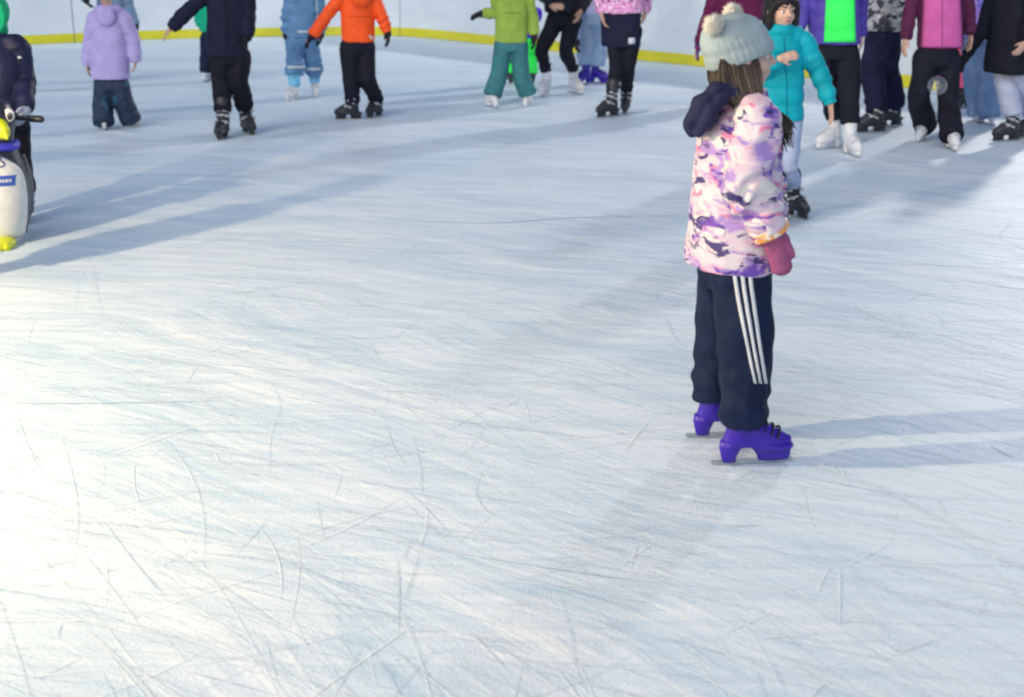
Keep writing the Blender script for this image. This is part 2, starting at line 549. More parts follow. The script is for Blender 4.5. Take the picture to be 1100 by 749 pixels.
    g.loft([(hc, wh * .97, wh * dr), (hc + UP * .012, wh, wh * dr * 1.03), (hc + ax * .3, (wh + wc) / 2, (wh + wc) / 2 * dr), (hc + ax * .62, wc, wc * dr), (hc + ax * .82, max(wc * .95, shw * .95), wc * dr * .92),
            (hc + ax * .93, shw * .8, wc * dr * .7), (hc + ax * 1.0, .062 * h, .058 * h), (hc + ax * 1.0 + UP * .03 * h, .05 * h, .052 * h)], sb, fw, seg=36, pw=.86)
    sl = sleeve
    jn = []
    for i in range(2):
        dw = (wr[i] - el[i]).normalized()
        g.tube([N + (sh[i] - N) * .45 - UP * .01, sh[i], sh[i] + (el[i] - sh[i]) * .5, el[i], el[i] + (wr[i] - el[i]) * .55, wr[i] + dw * .0], [sl[0] * .95, sl[0], sl[0] * .96, sl[1], sl[1] * .95, sl[2]], seg=20, ek=.15)
        jn.append((el[i], dw)); jn.append((wr[i] - dw * .06, dw)); jn.append((sh[i], (el[i] - sh[i]).normalized()))
    jn.append((hc + UP * .06, UP))
    q = None
    if quilt:
        def q(p, quilt=quilt):
            # distance along the nearest sleeve, else height
            best, sc = 1e9, p.z - hc.z
            for i in range(2):
                for a, b, off in ((sh[i], el[i], 0), (el[i], wr[i], (el[i] - sh[i]).length)):
                    ab = b - a; t = max(0, min(1, (p - a).dot(ab) / ab.length_squared))
                    dd = (p - a - ab * t).length
                    if dd < best: best = dd; s_ = off + t * ab.length
            if best < sl[0] * 1.12: sc = s_
            return -quilt[1] * (1 - abs(sin(pi * sc / quilt[0])) ** .5)
    jk = skin_mesh('jacket', g, jacket, body, org, voxel=voxel, it=8, disp=folds(amp, 8, jn, foldj, .08, q, seed=len(PEOPLE)))
    # ---- trousers
    g = Geo()
    wt = max(wh * .86, leg[0] + hw * .8)
    g.loft([(Pc + UP * .1 * h, wt * .8, wt * .55), (Pc + UP * .07 * h, wt * .86, wt * .6), (Pc, wt * .95, wt * .68), (Pc - UP * .035 * h, wt * .9, wt * .64)], sb, fw, seg=28)
    jn = []
    for i in range(2):
        dn = (ank[i] - kn[i]).normalized()
        end = ank[i] + dn * cuff
        g.tube([hips[i] + UP * .01, hips[i] + (kn[i] - hips[i]) * .45, kn[i], kn[i] + (end - kn[i]) * .6, end], [leg[0], leg[0] * .5 + leg[1] * .5, leg[1], leg[1] * .4 + leg[2] * .6, leg[2]], seg=22, ek=.12)
        jn += [(kn[i], (dn + fw * .7).normalized(), .35), (end - dn * .06, (dn - fw * .25).normalized(), 1.0), (hips[i], (dn + fw).normalized(), .5)]
    tr = skin_mesh('trousers', g, trousers, body, org, voxel=voxel, it=7, disp=folds(amp * 1.15, 10, jn, foldj * 1.1, .09, None, seed=len(PEOPLE) + 40))
    for i, gp in enumerate((A, B)):
        make_skate(body, org, gp, toes[i], k, skate[1], skate[2], skate[0], ank=ank[i] + (kn[i] - ank[i]).normalized() * .03)
    # ---- hair, hat, hood
    if hairdo == 'short':
        g = Geo(); g.ell(Hc - fy * hh * .09 + fz * hh * .16, (hh * .41, hh * .44, hh * .4), (fx, fy, fz))
        g.ell(Hc - fy * hh * .2 - fz * hh * .05, (hh * .37, hh * .3, hh * .34), (fx, fy, fz))
        skin_mesh('hair', g, hair, body, org, voxel=.007, it=3, disp=lambda p, n: .006 * noise.noise(Vector((p.x * 60, p.y * 60, p.z * 12))))
    elif hairdo == 'bob':
        g = Geo(); g.ell(Hc - fy * hh * .1 + fz * hh * .17, (hh * .44, hh * .47, hh * .4), (fx, fy, fz))
        g.ell(Hc - fy * hh * .22 - fz * hh * .2, (hh * .45, hh * .3, hh * .5), (fx, fy, fz))
        for s in (-1, 1):
            g.tube([Hc + fx * (s * .2 * hh) + fy * .3 * hh + fz * .4 * hh, Hc + fx * (s * .4 * hh) + fy * .17 * hh + fz * .1 * hh, Hc + fx * (s * .43 * hh) + fy * .1 * hh - fz * .3 * hh, Hc + fx * (s * .4 * hh) + fy * .08 * hh - fz * .56 * hh], [.07 * hh, .1 * hh, .11 * hh, .05 * hh], seg=12)
        g.tube([Hc + fx * .28 * hh + fy * .33 * hh + fz * .27 * hh, Hc + fy * .42 * hh + fz * .33 * hh, Hc - fx * .28 * hh + fy * .33 * hh + fz * .25 * hh], [.07 * hh] * 3, seg=12)
        skin_mesh('hair', g, hair, body, org, voxel=.005, it=3, disp=lambda p, n: .005 * noise.noise(Vector((p.x * 75, p.y * 75, p.z * 10))))
    if hat: beanie(body, org, Hc, hh, fx, fy, fz, hat)
    if hood:
        g = Geo()
        b = N - fw * .05 * h + UP * .0 * h
        g.tube([N + sb * .07 * h + fw * .03 * h + UP * .012 * h, N + sb * .075 * h - fw * .03 * h + UP * .02 * h, N - fw * .085 * h + UP * .015 * h, N - sb * .075 * h - fw * .03 * h + UP * .02 * h, N - sb * .07 * h + fw * .03 * h + UP * .012 * h],
               [.022 * h, .032 * h, .04 * h, .032 * h, .022 * h], seg=14)
        g.ell(N - fw * .09 * h - UP * .035 * h, (.075 * h, .035 * h, .07 * h), (sb, fw, UP))
        skin_mesh('hood', g, hood, body, org, voxel=.006, it=6, disp=folds(.006, 14, seed=3))
    if hoodup:
        g = Geo()
        rim = []
        g.ell(Hc - fy * hh * .14 + fz * hh * .1, (hh * .5, hh * .5, hh * .55), (fx, fy, fz))
        g.ell(Hc - fy * hh * .12 - fz * hh * .4, (hh * .42, hh * .36, hh * .35), (fx, fy, fz))
        for a in range(0, 12):
            th0, th1 = 2 * pi * a / 12, 2 * pi * (a + 1) / 12
            P0, P1 = [Hc + fx * (cos(th) * .42 * hh) + fz * ((sin(th) * .5 - .02) * hh) + fy * .2 * hh for th in (th0, th1)]
            g.tube([P0, P1], [.085 * hh] * 2, seg=10)
        skin_mesh('hood', g, hoodup, body, org, voxel=.006, it=4, disp=folds(.004, 14, seed=3))
    if skirt:
        z1 = U(hem[0], skirt[0], d0)
        g = Geo()
        g.loft([(z1, skirt[2], skirt[2] * .62), (z1 + UP * .01, skirt[2] * 1.02, skirt[2] * .64), (hc + (z1 - hc) * .4, (skirt[1] + skirt[2]) / 2, (skirt[1] + skirt[2]) / 2 * .64), (hc + UP * .03, skirt[1], skirt[1] * .66)], sb, fw, seg=36, pw=.86)
        skin_mesh('skirt', g, skirt[3], body, org, voxel=voxel, it=6, disp=folds(.006, 9, seed=2))
    info = dict(body=body, org=org, N=N, Pc=Pc, sb=sb, fw=fw, el=el, wr=wr, tip=tip, kn=kn, ank=ank, hips=hips, Hc=Hc, hh=hh, fx=fx, fy=fy, fz=fz, d0=d0, jacket=jk, trousers=tr, hc=hc, h=h)
    PEOPLE[label] = info
    return info

def bvh_of(o, org):
    return BVHTree.FromPolygons([v.co + org for v in o.data.vertices], [tuple(p.vertices) for p in o.data.polygons])

def patch_on(name, target, info, mat, lines, off=.003, cols=2):
    """a thin sewn-on strip lying on the garment: lines = pairs of pixel points of its two long edges"""
    org = info['org']
    bv = bvh_of(target, org)
    eye = Vector((0, 0, CAM_H))
    g = Geo()
    rows = []
    for (a, b) in lines:
        row = []
        for c in range(cols + 1):
            t = c / cols
            hit = bv.ray_cast(eye, ray(a[0] + (b[0] - a[0]) * t, a[1] + (b[1] - a[1]) * t).normalized())
            if hit[0] is None: row = None; break
            row.append((hit[0], hit[1]))
        if row: rows.append(row)
    if len(rows) < 2: return None
    n, m = len(rows), cols + 1
    for r in rows:
        for p, nn in r: g.v.append(p + nn * off)
    for r in rows:
        for p, nn in r: g.v.append(p - nn * .002)
    o = n * m
    for i in range(n - 1):
        for j in range(cols):
            a = i * m + j
            g.f.append((a, a + 1, a + m + 1, a + m)); g.f.append((o + a + m, o + a + m + 1, o + a + 1, o + a))
        a = i * m; g.f.append((a, a + m, o + a + m, o + a))
        a = i * m + cols; g.f.append((a + m, a, o + a, o + a + m))
    e = (n - 1) * m
    for j in range(cols):
        g.f.append((j + 1, j, o + j, o + j + 1)); g.f.append((e + j, e + j + 1, o + e + j + 1, o + e + j))
    return raw(name, g, mat, info['body'], org)

def lerp(a, b, t): return a + (b - a) * t

# ------------------------------------------------------------------ clothing colours
navy = lambda n='navy_cloth': fab(n, rgb(27, 33, 60), var=.25)
black_cloth = fab('black_cloth', rgb(20, 23, 38), var=.3)
black_leg = fab('black_leggings', rgb(17, 20, 34), var=.3)
track_navy = fab('track_pants_navy', rgb(15, 29, 60), rough=.75, var=.2)
white_trim = fab('white_trim', (.58, .62, .66, 1), rough=.6, var=.08)

def girl_print(name, rot):
    return pattern(name, (.66, .58, .64, 1), [
    (.8, .49, .14, (.66, .46, .58, 1), 3.1, .6),
    (.95, .545, .08, (.68, .21, .37, 1), 11.7, .8),
    (.85, .53, .09, (.36, .23, .56, 1), 23.4, .9),
    (1.0, .56, .06, (.15, .06, .40, 1), 37.9, 1.0),
    (.8, .57, .08, (.72, .68, .66, 1), 77.0, .6),
    (1.2, .60, .04, (.05, .035, .16, 1), 51.3, 1.0)], rough=.65, scale=(10, 10, 23), rot=rot)
girl_jacket = girl_print('girl_jacket_print', (.25, .3, 0))
girl_sleeve = girl_print('girl_sleeve_print', (.1, -.35, .8))
leopard = pattern('pink_leopard', (.66, .28, .55, 1), [(42, .56, .03, (.8, .68, .76, 1), 2.0, .3), (50, .57, .03, (.10, .03, .13, 1), 9.0, .3)], rough=.8)
camo = pattern('grey_camo', (.33, .35, .38, 1), [(1.0, .55, .02, (.48, .50, .53, 1), 4.0, .2), (1.0, .5, .02, (.025, .028, .045, 1), 8.5, .2), (1.3, .62, .02, (.12, .13, .16, 1), 15.0, .2)], rough=.75, scale=(14, 14, 18))
jeans = pattern('blue_jeans', rgb(104, 135, 178), [(7, .42, .3, rgb(140, 165, 200), 1.5, .2), (120, .4, .4, rgb(112, 140, 178), 3.5, .0)], rough=.85)
jeans_pale = pattern('pale_jeans', rgb(128, 155, 186), [(7, .42, .3, rgb(160, 182, 205), 6.5, .2), (120, .4, .4, rgb(130, 155, 185), 8.5, .0)], rough=.85)
iridescent = pattern('shiny_purple', rgb(140, 95, 210), [(9, .45, .15, rgb(185, 150, 225), 1.5, .4), (11, .55, .1, rgb(110, 120, 215), 5.0, .5)], rough=.3)
lilac_trim = pattern('dark_patterned_trousers', rgb(24, 44, 72), [(14, .62, .03, rgb(30, 85, 110), 1.5, .4), (22, .66, .03, rgb(15, 22, 45), 5.0, .5)], rough=.7)

# ------------------------------------------------------------------ the girl in front
PURPLE_BOOT = plain('purple_boot', rgb(52, 15, 165), .4, coat=.15)
girl = person('girl in profile in a white and purple print jacket and grey bobble hat', feet=((772, 470), (801, 499)), hip=(788, 292), neck=(797, 108), h=1.30, yaw=100,
    jacket=girl_jacket, trousers=track_navy, hem=(786, 284), w=(.178, .158), dr=.78, toes=(96, 97), knees=((774, 378, .13), (801, 382, -.11)),
    arms=(((820, 190, .22), (828, 240, .2), (834, 266, .2)), ((800, 196, -.19), (828, 249, -.19), (841, 291, -.19))), leg=(.098, .086, .073), sleeve=(.064, .058, .05), hands=('mitten', 'mitten'),
    hand_mat=fab('plum_wool', rgb(152, 82, 120), var=.2, bump=.5, bscale=220), hairdo='none', hair=HAIR_BROWN, skinm=SKIN_PALE, skate=('figure', PURPLE_BOOT, PURPLE_BOOT), voxel=.005,
    amp=.011, head=(797, 62), head_yaw=95, pitch=.08, kscale=1.06, ankle_z=.14, shoulder=.128, curl=.2, foldj=.011)
gb, go = girl['body'], girl['org']
# three stripes down the trousers
for i in range(3):
    rows = []
    for j in range(25):
        t = j / 24
        x0, x1 = lerp(786, 810, t ** 1.15), lerp(807, 824, t ** 1.15)
        y = lerp(287, 412, t)
        wv = (x1 - x0) / 5
        rows.append(((x0 + wv * (2 * i), y), (x0 + wv * (2 * i + 1), y)))
    patch_on('side_stripe', girl['trousers'], girl, white_trim, rows)
# the near sleeve, its own panel with creases across the arm
g = Geo()
S_, E_, W_ = girl['N'] + girl['sb'] * .155 - UP * .05, girl['el'][1], girl['wr'][1]
g.tube([S_ + UP * .03 - girl['sb'] * .05, S_, S_.lerp(E_, .5) + girl['sb'] * .012, E_ + girl['sb'] * .01, E_.lerp(W_, .5), W_ - (W_ - E_).normalized() * .01], [.055, .071, .073, .07, .065, .055], seg=28, ek=.15)
AX = (W_ - S_).normalized()
def sleeve_fold(p, n):
    t = (p - S_).dot(AX)
    w_ = noise.noise(p * 9) * 4 + noise.noise(p * 22) * 1.2
    m_ = .35 + .65 * exp(-((t - .2) / .13) ** 2) + .5 * exp(-((t - .36) / .07) ** 2)
    return .0075 * m_ * sin(t * 62 + w_ * 1.3 + n.dot(girl['fw']) * 2.2) + .005 * noise.noise(p * 11)
skin_mesh('sleeve', g, girl_sleeve, gb, go, voxel=.005, it=4, disp=sleeve_fold)
# orange reflecting wristband
g = Geo()
dw = (girl['wr'][1] - girl['el'][1]).normalized()
u_, v_ = frame_of(dw)
ct = girl['wr'][1] - dw * .004
ringp = [ct + u_ * cos(2 * pi * j / 18) * .055 + v_ * sin(2 * pi * j / 18) * .055 for j in range(18)]
rs = []
for a, r in ((-.014, .055), (-.012, .059), (.012, .059), (.014, .055)):
    rs.append([ct + dw * a + u_ * cos(2 * pi * j / 26) * r + v_ * sin(2 * pi * j / 26) * r for j in range(26)])
g.rings(rs)
raw('wristband', g, pattern('orange_reflector', (.85, .33, .06, 1), [(30, .5, .08, (.9, .75, .6, 1), 1.0, .2)], rough=.3), gb, go)
# hat with two fluffy bobbles
HAT = fabric('grey_green_knit', rgb(152, 168, 172), .95, .12, .2, 90)
hatm, haz, hay = beanie(gb, go, girl['Hc'] + girl['fz'] * .012, girl['hh'] * 1.08, girl['fx'], girl['fy'], girl['fz'], HAT, tilt=.24, slouch=.16)
FLUFF = fabric('cream_fluff', (.82, .80, .72, 1), .95, .1, .3, 200, sheen=.5)
def pompom(c, r, n=900):
    g = Geo()
    rnd = random.Random(int(c.x * 1000))
    g.ell(c, (r * .6,) * 3, seg=12, nr=8)
    for _ in range(n):
        z = rnd.uniform(-1, 1); a = rnd.uniform(0, 2 * pi); q = sqrt(1 - z * z)
        dr = Vector((q * cos(a), q * sin(a), z))
        L = r * rnd.uniform(.75, 1.2)
        b = c + dr * r * .45
        e = c + (dr + Vector((rnd.uniform(-.2, .2), rnd.uniform(-.2, .2), rnd.uniform(-.35, .1)))).normalized() * L
        u, w2 = frame_of(dr)
        k = len(g.v); s = .0022
        g.v += [b + u * s, b - u * s * .5 + w2 * s, b - u * s * .5 - w2 * s, e]
        g.f += [(k, k + 1, k + 3), (k + 1, k + 2, k + 3), (k + 2, k, k + 3), (k, k + 2, k + 1)]
    raw('pompom', g, FLUFF, hatm, go)
pompom(U(767, 27, girl['d0'] - .07), .034)
pompom(U(787, 14, girl['d0'] + .05), .032)
# long brown hair: many locks falling from under the hat over the shoulder
g = Geo()
rnd = random.Random(5)
Hc, hh, fx, fy, fz = girl['Hc'], girl['hh'], girl['fx'], girl['fy'], girl['fz']
near = -fx if fx.y > 0 else fx
for s in (1, -1):
    sidev = near * s
    for i in range(190 if s == 1 else 70):
        t = rnd.random()
        a = lerp(-.42, .13, t)
        wv = [rnd.uniform(-.035, .035) for _ in range(4)]
        p0 = Hc + sidev * hh * lerp(.22, .30, 1 - abs(t - .5)) + fy * hh * a * .8 + fz * hh * .16
        p1 = Hc + sidev * hh * lerp(.36, .46, rnd.random()) + fy * hh * (a + wv[0]) - fz * hh * .2
        p2 = Hc + sidev * hh * (.42 + .14 * rnd.random()) + fy * hh * (a * .85 + .06 + wv[1]) - fz * hh * .52
        fr = .30 + .16 * rnd.random()
        p3 = Hc + sidev * hh * (.40 + .22 * rnd.random()) + fy * hh * (a * .45 + fr + wv[2]) - fz * hh * (.8 + .2 * rnd.random())
        p4 = p3 + fy * hh * (.10 + .08 * rnd.random()) - fz * hh * (.14 + .26 * rnd.random()) + sidev * hh * wv[3]
        r = hh * rnd.uniform(.008, .024)
        g.tube([p0, p1, p2, p3, p4], [r, r * 1.15, r * 1.1, r * .8, r * .15], seg=6, sub=3)
for i in range(60):
    a = rnd.uniform(-1, 1)
    p0 = Hc + near * hh * .3 * a - fy * hh * .3 + fz * hh * .1
    p1 = Hc + near * hh * .4 * a - fy * hh * .38 - fz * hh * .3
    p2 = Hc + near * hh * .42 * a - fy * hh * (.28 - .1 * abs(a)) - fz * hh * .7
    r = hh * rnd.uniform(.025, .045)
    g.tube([p0, p1, p2], [r, r * 1.1, r * .4], seg=7)
raw('hair', g, HAIR_BROWN, gb, go)
# navy hood hanging behind
g = Geo()
N = girl['N']; d0 = girl['d0']
def q(px, py, dy): return U(px, py, d0 + dy)
g.tube([q(801, 103, -.085), q(788, 98, -.095), q(775, 95, -.06), q(773, 95, .06), q(786, 98, .095), q(801, 103, .085)], [.012, .02, .026, .026, .02, .012], seg=16)
for dy_ in (-.10, -.06, -.02, .02, .06, .10):
    e_ = 1 - abs(dy_) * 3
    g.tube([q(784, 92, dy_ * .9), q(766, 99, dy_), q(751, 117, dy_ * .95), q(741 + 4 * (1 - e_), 132, dy_ * .85), q(744, 144 - 8 * (1 - e_), dy_ * .7)], [.018, .023, .024, .021, .011], seg=14)
    g.tube([q(780, 101, dy_ * 1.05), q(768, 113, dy_ * 1.1), q(757, 131, dy_), q(750, 143, dy_ * .8)], [.017, .024, .023, .012], seg=14)
skin_mesh('hood', g, fab('hood_navy', rgb(34, 37, 68), rough=.75), gb, go, voxel=.0045, it=4, disp=folds(.009, 17, [(q(760, 112, -.1), (q(740, 130, 0) - q(785, 95, 0)).normalized())], .005, .1, seed=4))

# ------------------------------------------------------------------ skaters behind
teal = fab('teal_puffer', rgb(0, 148, 164), rough=.6, var=.12)
teal_kid = person('child in a teal puffer jacket facing the camera with one hand held across the chest', feet=((834, 240), (852, 233)), hip=(838, 128), neck=(838, 33), h=1.24, yaw=8,
    jacket=teal, trousers=fab('grey_leggings', rgb(152, 166, 196), var=.12), hem=(840, 130), w=(.125, .13), dr=.72, toes=(5, 28), knees=((834, 184, -.03), (847, 181, -.03)),
    arms=(((815, 78, -.04), (838, 63, -.19), (862, 57, -.17)), ((882, 84, 0), (892, 112, -.04), (894, 131, -.05))), leg=(.062, .052, .05), sleeve=(.06, .056, .046), hands=('bare', 'bare'),
    hairdo='bob', quilt=(.095, .011), voxel=.006, amp=.006, head=(839, 12), head_yaw=22, skinm=SKIN, kscale=.95, palm=(Vector((0, 1, -.2)), None), ankle_z=.2, curl=.25)

maroon = fab('maroon_cloth', rgb(98, 30, 72), var=.2)
person('skater in a maroon jacket and red and blue gloves behind the grey bobble hat', feet=((786, 110), (806, 112)), hip=(795, 15), neck=(795, -52), h=1.5, yaw=185, jacket=maroon, trousers=black_leg, hem=(795, 22), w=(.22, .2),
    arms=(((763, 10, 0), (751, 48, 0), (744, 74, -.02)), None), toes=(170, 190), hands=('glove', 'glove'), hand_mat=pattern('red_blue_glove', rgb(30, 34, 110), [(30, .5, .04, rgb(150, 25, 50), 2, .1)]), voxel=.01, sleeve=(.065, .062, .055))

green_vest = person('skater with a neon green jacket front, violet sleeves, black trousers and white skates', feet=((893, 160), (913, 167)), hip=(897, 56), neck=(893, -42), h=1.5, yaw=165,
    jacket=fab('violet_sleeves', rgb(74, 62, 152), var=.15, rough=.5), trousers=black_leg, hem=(897, 48), w=(.185, .19), toes=(-60, 15), arms=(((864, 8, -.02), (855, 42, -.05), (850, 62, -.07)), ((926, 0, .1), (925, 38, .15), (925, 55, .15))),
    leg=(.088, .083, .07), skate=('figure', WHITE_BOOT, WHITE_BOOT), voxel=.008, quilt=(.1, .006), cuff=-.02, ankle_z=.2)
rows = []
for j in range(31):
    t = j / 30
    y = lerp(-34, 48, t)
    rows.append(((lerp(889, 885, t), y), (lerp(917, 919, t), y)))
patch_on('front_panel', green_vest['jacket'], green_vest, fab('neon_green_panel', rgb(55, 235, 95), rough=.5, var=.08), rows, off=.005, cols=14)

person('skater in a grey and black camouflage jacket with dark cargo trousers', feet=((938, 143), (957, 136)), hip=(948, 38), neck=(948, -52), h=1.48, yaw=-75, jacket=camo, trousers=fab('cargo_navy', rgb(22, 25, 56), var=.3), hem=(949, 33),
    w=(.2, .19), dr=.85, toes=(-80, -70), leg=(.105, .1, .085), arms=(((925, -8, .25), (920, 15, .25), (915, 28, .25)), ((965, -15, -.2), (974, 15, -.15), (976, 32, -.1))), voxel=.009, amp=.012, ankle_z=.16, kscale=1.1, foldj=.014)

pinkp = person('skater in a maroon jacket with a pink panel and flared dark trousers', feet=((991, 151), (1021, 161)), hip=(1006, 64), neck=(1012, -38), h=1.5, yaw=12, jacket=fab('plum_jacket', rgb(84, 34, 68), var=.2), trousers=black_cloth, hem=(1010, 52),
    w=(.175, .175), toes=(-30, 0), leg=(.1, .084, .092), knees=((987, 105, -.02), (1019, 108, -.02)), arms=(((978, 10, 0), (973, 42, -.04), (970, 56, -.05)), ((1040, 8, .05), (1042, 36, .08), (1042, 52, .08))), skate=('figure', WHITE_BOOT, WHITE_BOOT),
    voxel=.008, cuff=.055, ankle_z=.13, amp=.009)
rows = []
for j in range(31):
    t = j / 30
    y = lerp(-30, 51, t)
    rows.append(((lerp(994, 990, t), y), (lerp(1030, 1034, t), y)))
patch_on('front_panel', pinkp['jacket'], pinkp, fab('pink_panel', rgb(192, 92, 158), rough=.6, var=.1), rows, off=.005, cols=14)

jp = person('skater in a shiny purple jacket and wide blue jeans beside the long black coat', feet=((1048, 131), (1060, 134)), hip=(1054, 38), neck=(1046, -35), h=1.42, yaw=175, jacket=iridescent, trousers=jeans, hem=(1050, 40), w=(.17, .17),
    toes=(170, 200), leg=(.085, .085, .09), arms=(((1030, -5, 0), (1038, 28, .04), (1044, 40, .04)), None), skate=('figure', WHITE_BOOT, WHITE_BOOT), voxel=.009, cuff=.05, amp=.012)

person('small child in a coral pink jacket and dark trousers behind the flared dark trousers', feet=((1031, 116), (1042, 116)), hip=(1036, 88), neck=(1035, 50), h=.9, yaw=180, jacket=fab('coral_jacket', rgb(240, 100, 130), var=.1), trousers=black_leg, hem=(1036, 94), w=(.11, .1),
    toes=(170, 190), leg=(.055, .05, .05), hands=('glove', 'glove'), voxel=.009)
blk = person('skater in a black coat and pale grey leggings with one arm stretched out', feet=((1083, 152), (1104, 148)), hip=(1088, 62), neck=(1092, -38), h=1.42, yaw=-62, jacket=black_cloth, trousers=fab('pale_grey_leggings', rgb(166, 176, 202), var=.1), hem=(1085, 78),
    w=(.2, .17), dr=.9, toes=(-75, -60), leg=(.08, .082, .078), arms=(((1054, 35, .12), (1038, 60, .1), (1030, 74, .1)), ((1105, 20, -.2), (1102, 46, -.3), (1094, 56, -.3))), voxel=.009, ankle_z=.2, kscale=1.0, hands=('glove', 'bare'))

leo = person('skater in a pink leopard print jacket, black skirt over leggings and dark skates', feet=((655, 126), (672, 122)), hip=(670, 34), neck=(668, -58), h=1.55, yaw=-20, jacket=leopard, trousers=black_leg, hem=(667, 14), w=(.2, .19), toes=(-55, -10),
    knees=((662, 72, -.05), (675, 72, -.02)), leg=(.08, .062, .055), arms=(((640, -18, 0), (646, 14, -.05), (650, 28, -.06)), ((697, -18, 0), (694, 12, .1), (690, 26, .1))), skirt=(50, .18, .17, fab('skirt_navy', rgb(22, 26, 52), var=.2)), voxel=.008, ankle_z=.2, kscale=.95)
for nm, tgt in (('white_patch', [c for c in leo['body'].children if c.name.startswith('skirt')][0]),):
    patch_on(nm, tgt, leo, white_trim, [((675, 41), (682, 40.6)), ((675, 44), (682, 43.6)), ((675, 47.5), (682, 47))], off=.004)
patch_on('side_stripe', leo['trousers'], leo, white_trim, [((lerp(651.5, 646, j / 14), lerp(52, 100, j / 14)), (lerp(653, 647.3, j / 14), lerp(52, 100, j / 14))) for j in range(15)], off=.004)

jean2 = person('skater in a pale top and pale blue jeans with purple skates near the wall', feet=((628, 91), (641, 90)), hip=(637, 22), neck=(640, -38), h=1.4, yaw=160, jacket=fab('pale_lilac_top', rgb(178, 182, 214), var=.1), trousers=jeans_pale, hem=(638, 16), w=(.15, .16), toes=(-40, 60),
    leg=(.105, .1, .1), skate=('figure', PURPLE_BOOT, PURPLE_BOOT), arms=(((620, 2, -.12), (619, 42, -.14), (619, 60, -.14)), None), hands=('glove', 'bare'), voxel=.01, ankle_z=.2, amp=.012)
# dark glove sleeve reaching to the elbow of that arm
bend = person('skater in black leggings and black top with legs apart, bending over white skates', feet=((586, 103), (617, 101)), hip=(606, 22), neck=(602, -42), h=1.5, yaw=-25, jacket=fab('charcoal_top', rgb(26, 28, 42), var=.3), trousers=black_leg, hem=(605, 13), w=(.185, .18), toes=(-20, 30),
    knees=((582, 54, -.12), (608, 56, -.08)), leg=(.098, .07, .055), arms=(((580, -8, -.1), (592, 6, -.28), (606, 8, -.3)), ((632, -5, -.05), (624, 12, -.2), (619, 25, -.22))), skate=('figure', WHITE_BOOT, WHITE_BOOT), skinm=SKIN_DARK, voxel=.008, ankle_z=.22, kscale=1.05)

lime = person('child in a lime green jacket and dark teal trousers holding one arm out', feet=((529, 116), (566, 115)), hip=(549, 50), neck=(550, -8), h=1.27, yaw=-170, jacket=fab('lime_jacket', rgb(136, 166, 72), var=.12), trousers=fab('teal_trousers', rgb(56, 112, 120), var=.18), hem=(549, 46), w=(.145, .15),
    toes=(-150, 165), leg=(.085, .08, .088), knees=((536, 80, 0), (560, 80, 0)), arms=(((534, 14, .05), (519, 14.5, .05), (507, 18, .05)), ((572, 18, .05), (574, 38, .02), (574, 50, 0))), skate=('figure', WHITE_BOOT, WHITE_BOOT), hands=('glove', 'glove'), voxel=.008, cuff=.03, amp=.006, sleeve=(.06, .055, .047), ankle_z=.15)

person('small child in a purple jacket and neon green trousers behind the lime green jacket', feet=((549, 90), (571, 91)), hip=(562, 46), neck=(566, 11), h=.98, yaw=170, jacket=fab('violet_jacket', rgb(76, 28, 205), var=.12, rough=.5), trousers=fab('neon_green_trousers', rgb(50, 232, 90), var=.12), hem=(565, 42), w=(.11, .11),
    toes=(170, 190), leg=(.075, .068, .066), hairdo='none', hat=fab('dark_hat', rgb(35, 35, 60)), voxel=.008, ankle_z=.14, arms=(((556, 25, 0), (556, 38, 0), (556, 46, 0)), ((573, 24, 0), (573, 36, 0), (572, 44, 0))), hands=('glove', 'glove'))

orange = person('child in an orange jacket with arms held out and black gloves', feet=((377, 129), (404, 126)), hip=(384, 52), neck=(384, -10), h=1.28, yaw=-160, jacket=fab('orange_jacket', rgb(243, 88, 34), rough=.5, var=.12), trousers=black_cloth, hem=(385, 45), w=(.142, .15),
    toes=(-85, -30), knees=((377, 85, -.03), (394, 85, -.03)), leg=(.085, .075, .066), arms=(((350, 18, -.05), (336, 38, -.08), (325, 52, -.08)), ((410, 18, 0), (416, 34, 0), (418, 51, 0))), hands=('glove', 'glove'), voxel=.007, amp=.006, hood=fab('orange_jacket', rgb(0, 0, 0)), ankle_z=.15, sleeve=(.06, .055, .045))

ov = fab('blue_overall', rgb(92, 132, 172), rough=.7, var=.15)
over = person('child in grey blue padded overalls with pale reflective stripes, beside the orange jacket', feet=((316, 108), (339, 104)), hip=(325, 44), neck=(326, -8), h=1.2, yaw=5, jacket=ov, trousers=ov, hem=(325, 40), w=(.15, .155), toes=(-25, 10), leg=(.088, .085, .095),
    arms=(((308, 18, 0), (307, 36, 0), (307, 49, -.02)), ((346, 18, 0), (345, 36, 0), (344, 48, -.02))), hands=('glove', 'glove'), skate=('figure', WHITE_BOOT, WHITE_BOOT), voxel=.008, cuff=-.02, amp=.012, ankle_z=.24, foldj=.014)
patch_on('reflective_stripe', over['jacket'], over, white_trim, [((320 + i * 2.2, 33), (320 + i * 2.2, 35.4)) for i in range(7)], off=.004)
for x0, x1, y in ((309, 327, 71), (329, 344, 73)):
    patch_on('reflective_stripe', over['trousers'], over, white_trim, [((lerp(x0, x1, i / 9), y), (lerp(x0, x1, i / 9), y + 2.6)) for i in range(10)], off=.004)
sock = fab('light_blue_sock', rgb(120, 190, 225))
for i in range(2):
    g = Geo(); a = over['ank'][i]; g.tube([a + UP * .06, a, a - UP * .06], [.056, .057, .058], seg=18)
    skin_mesh('sock', g, sock, over['body'], over['org'], voxel=.007, it=3, disp=folds(.006, 18))

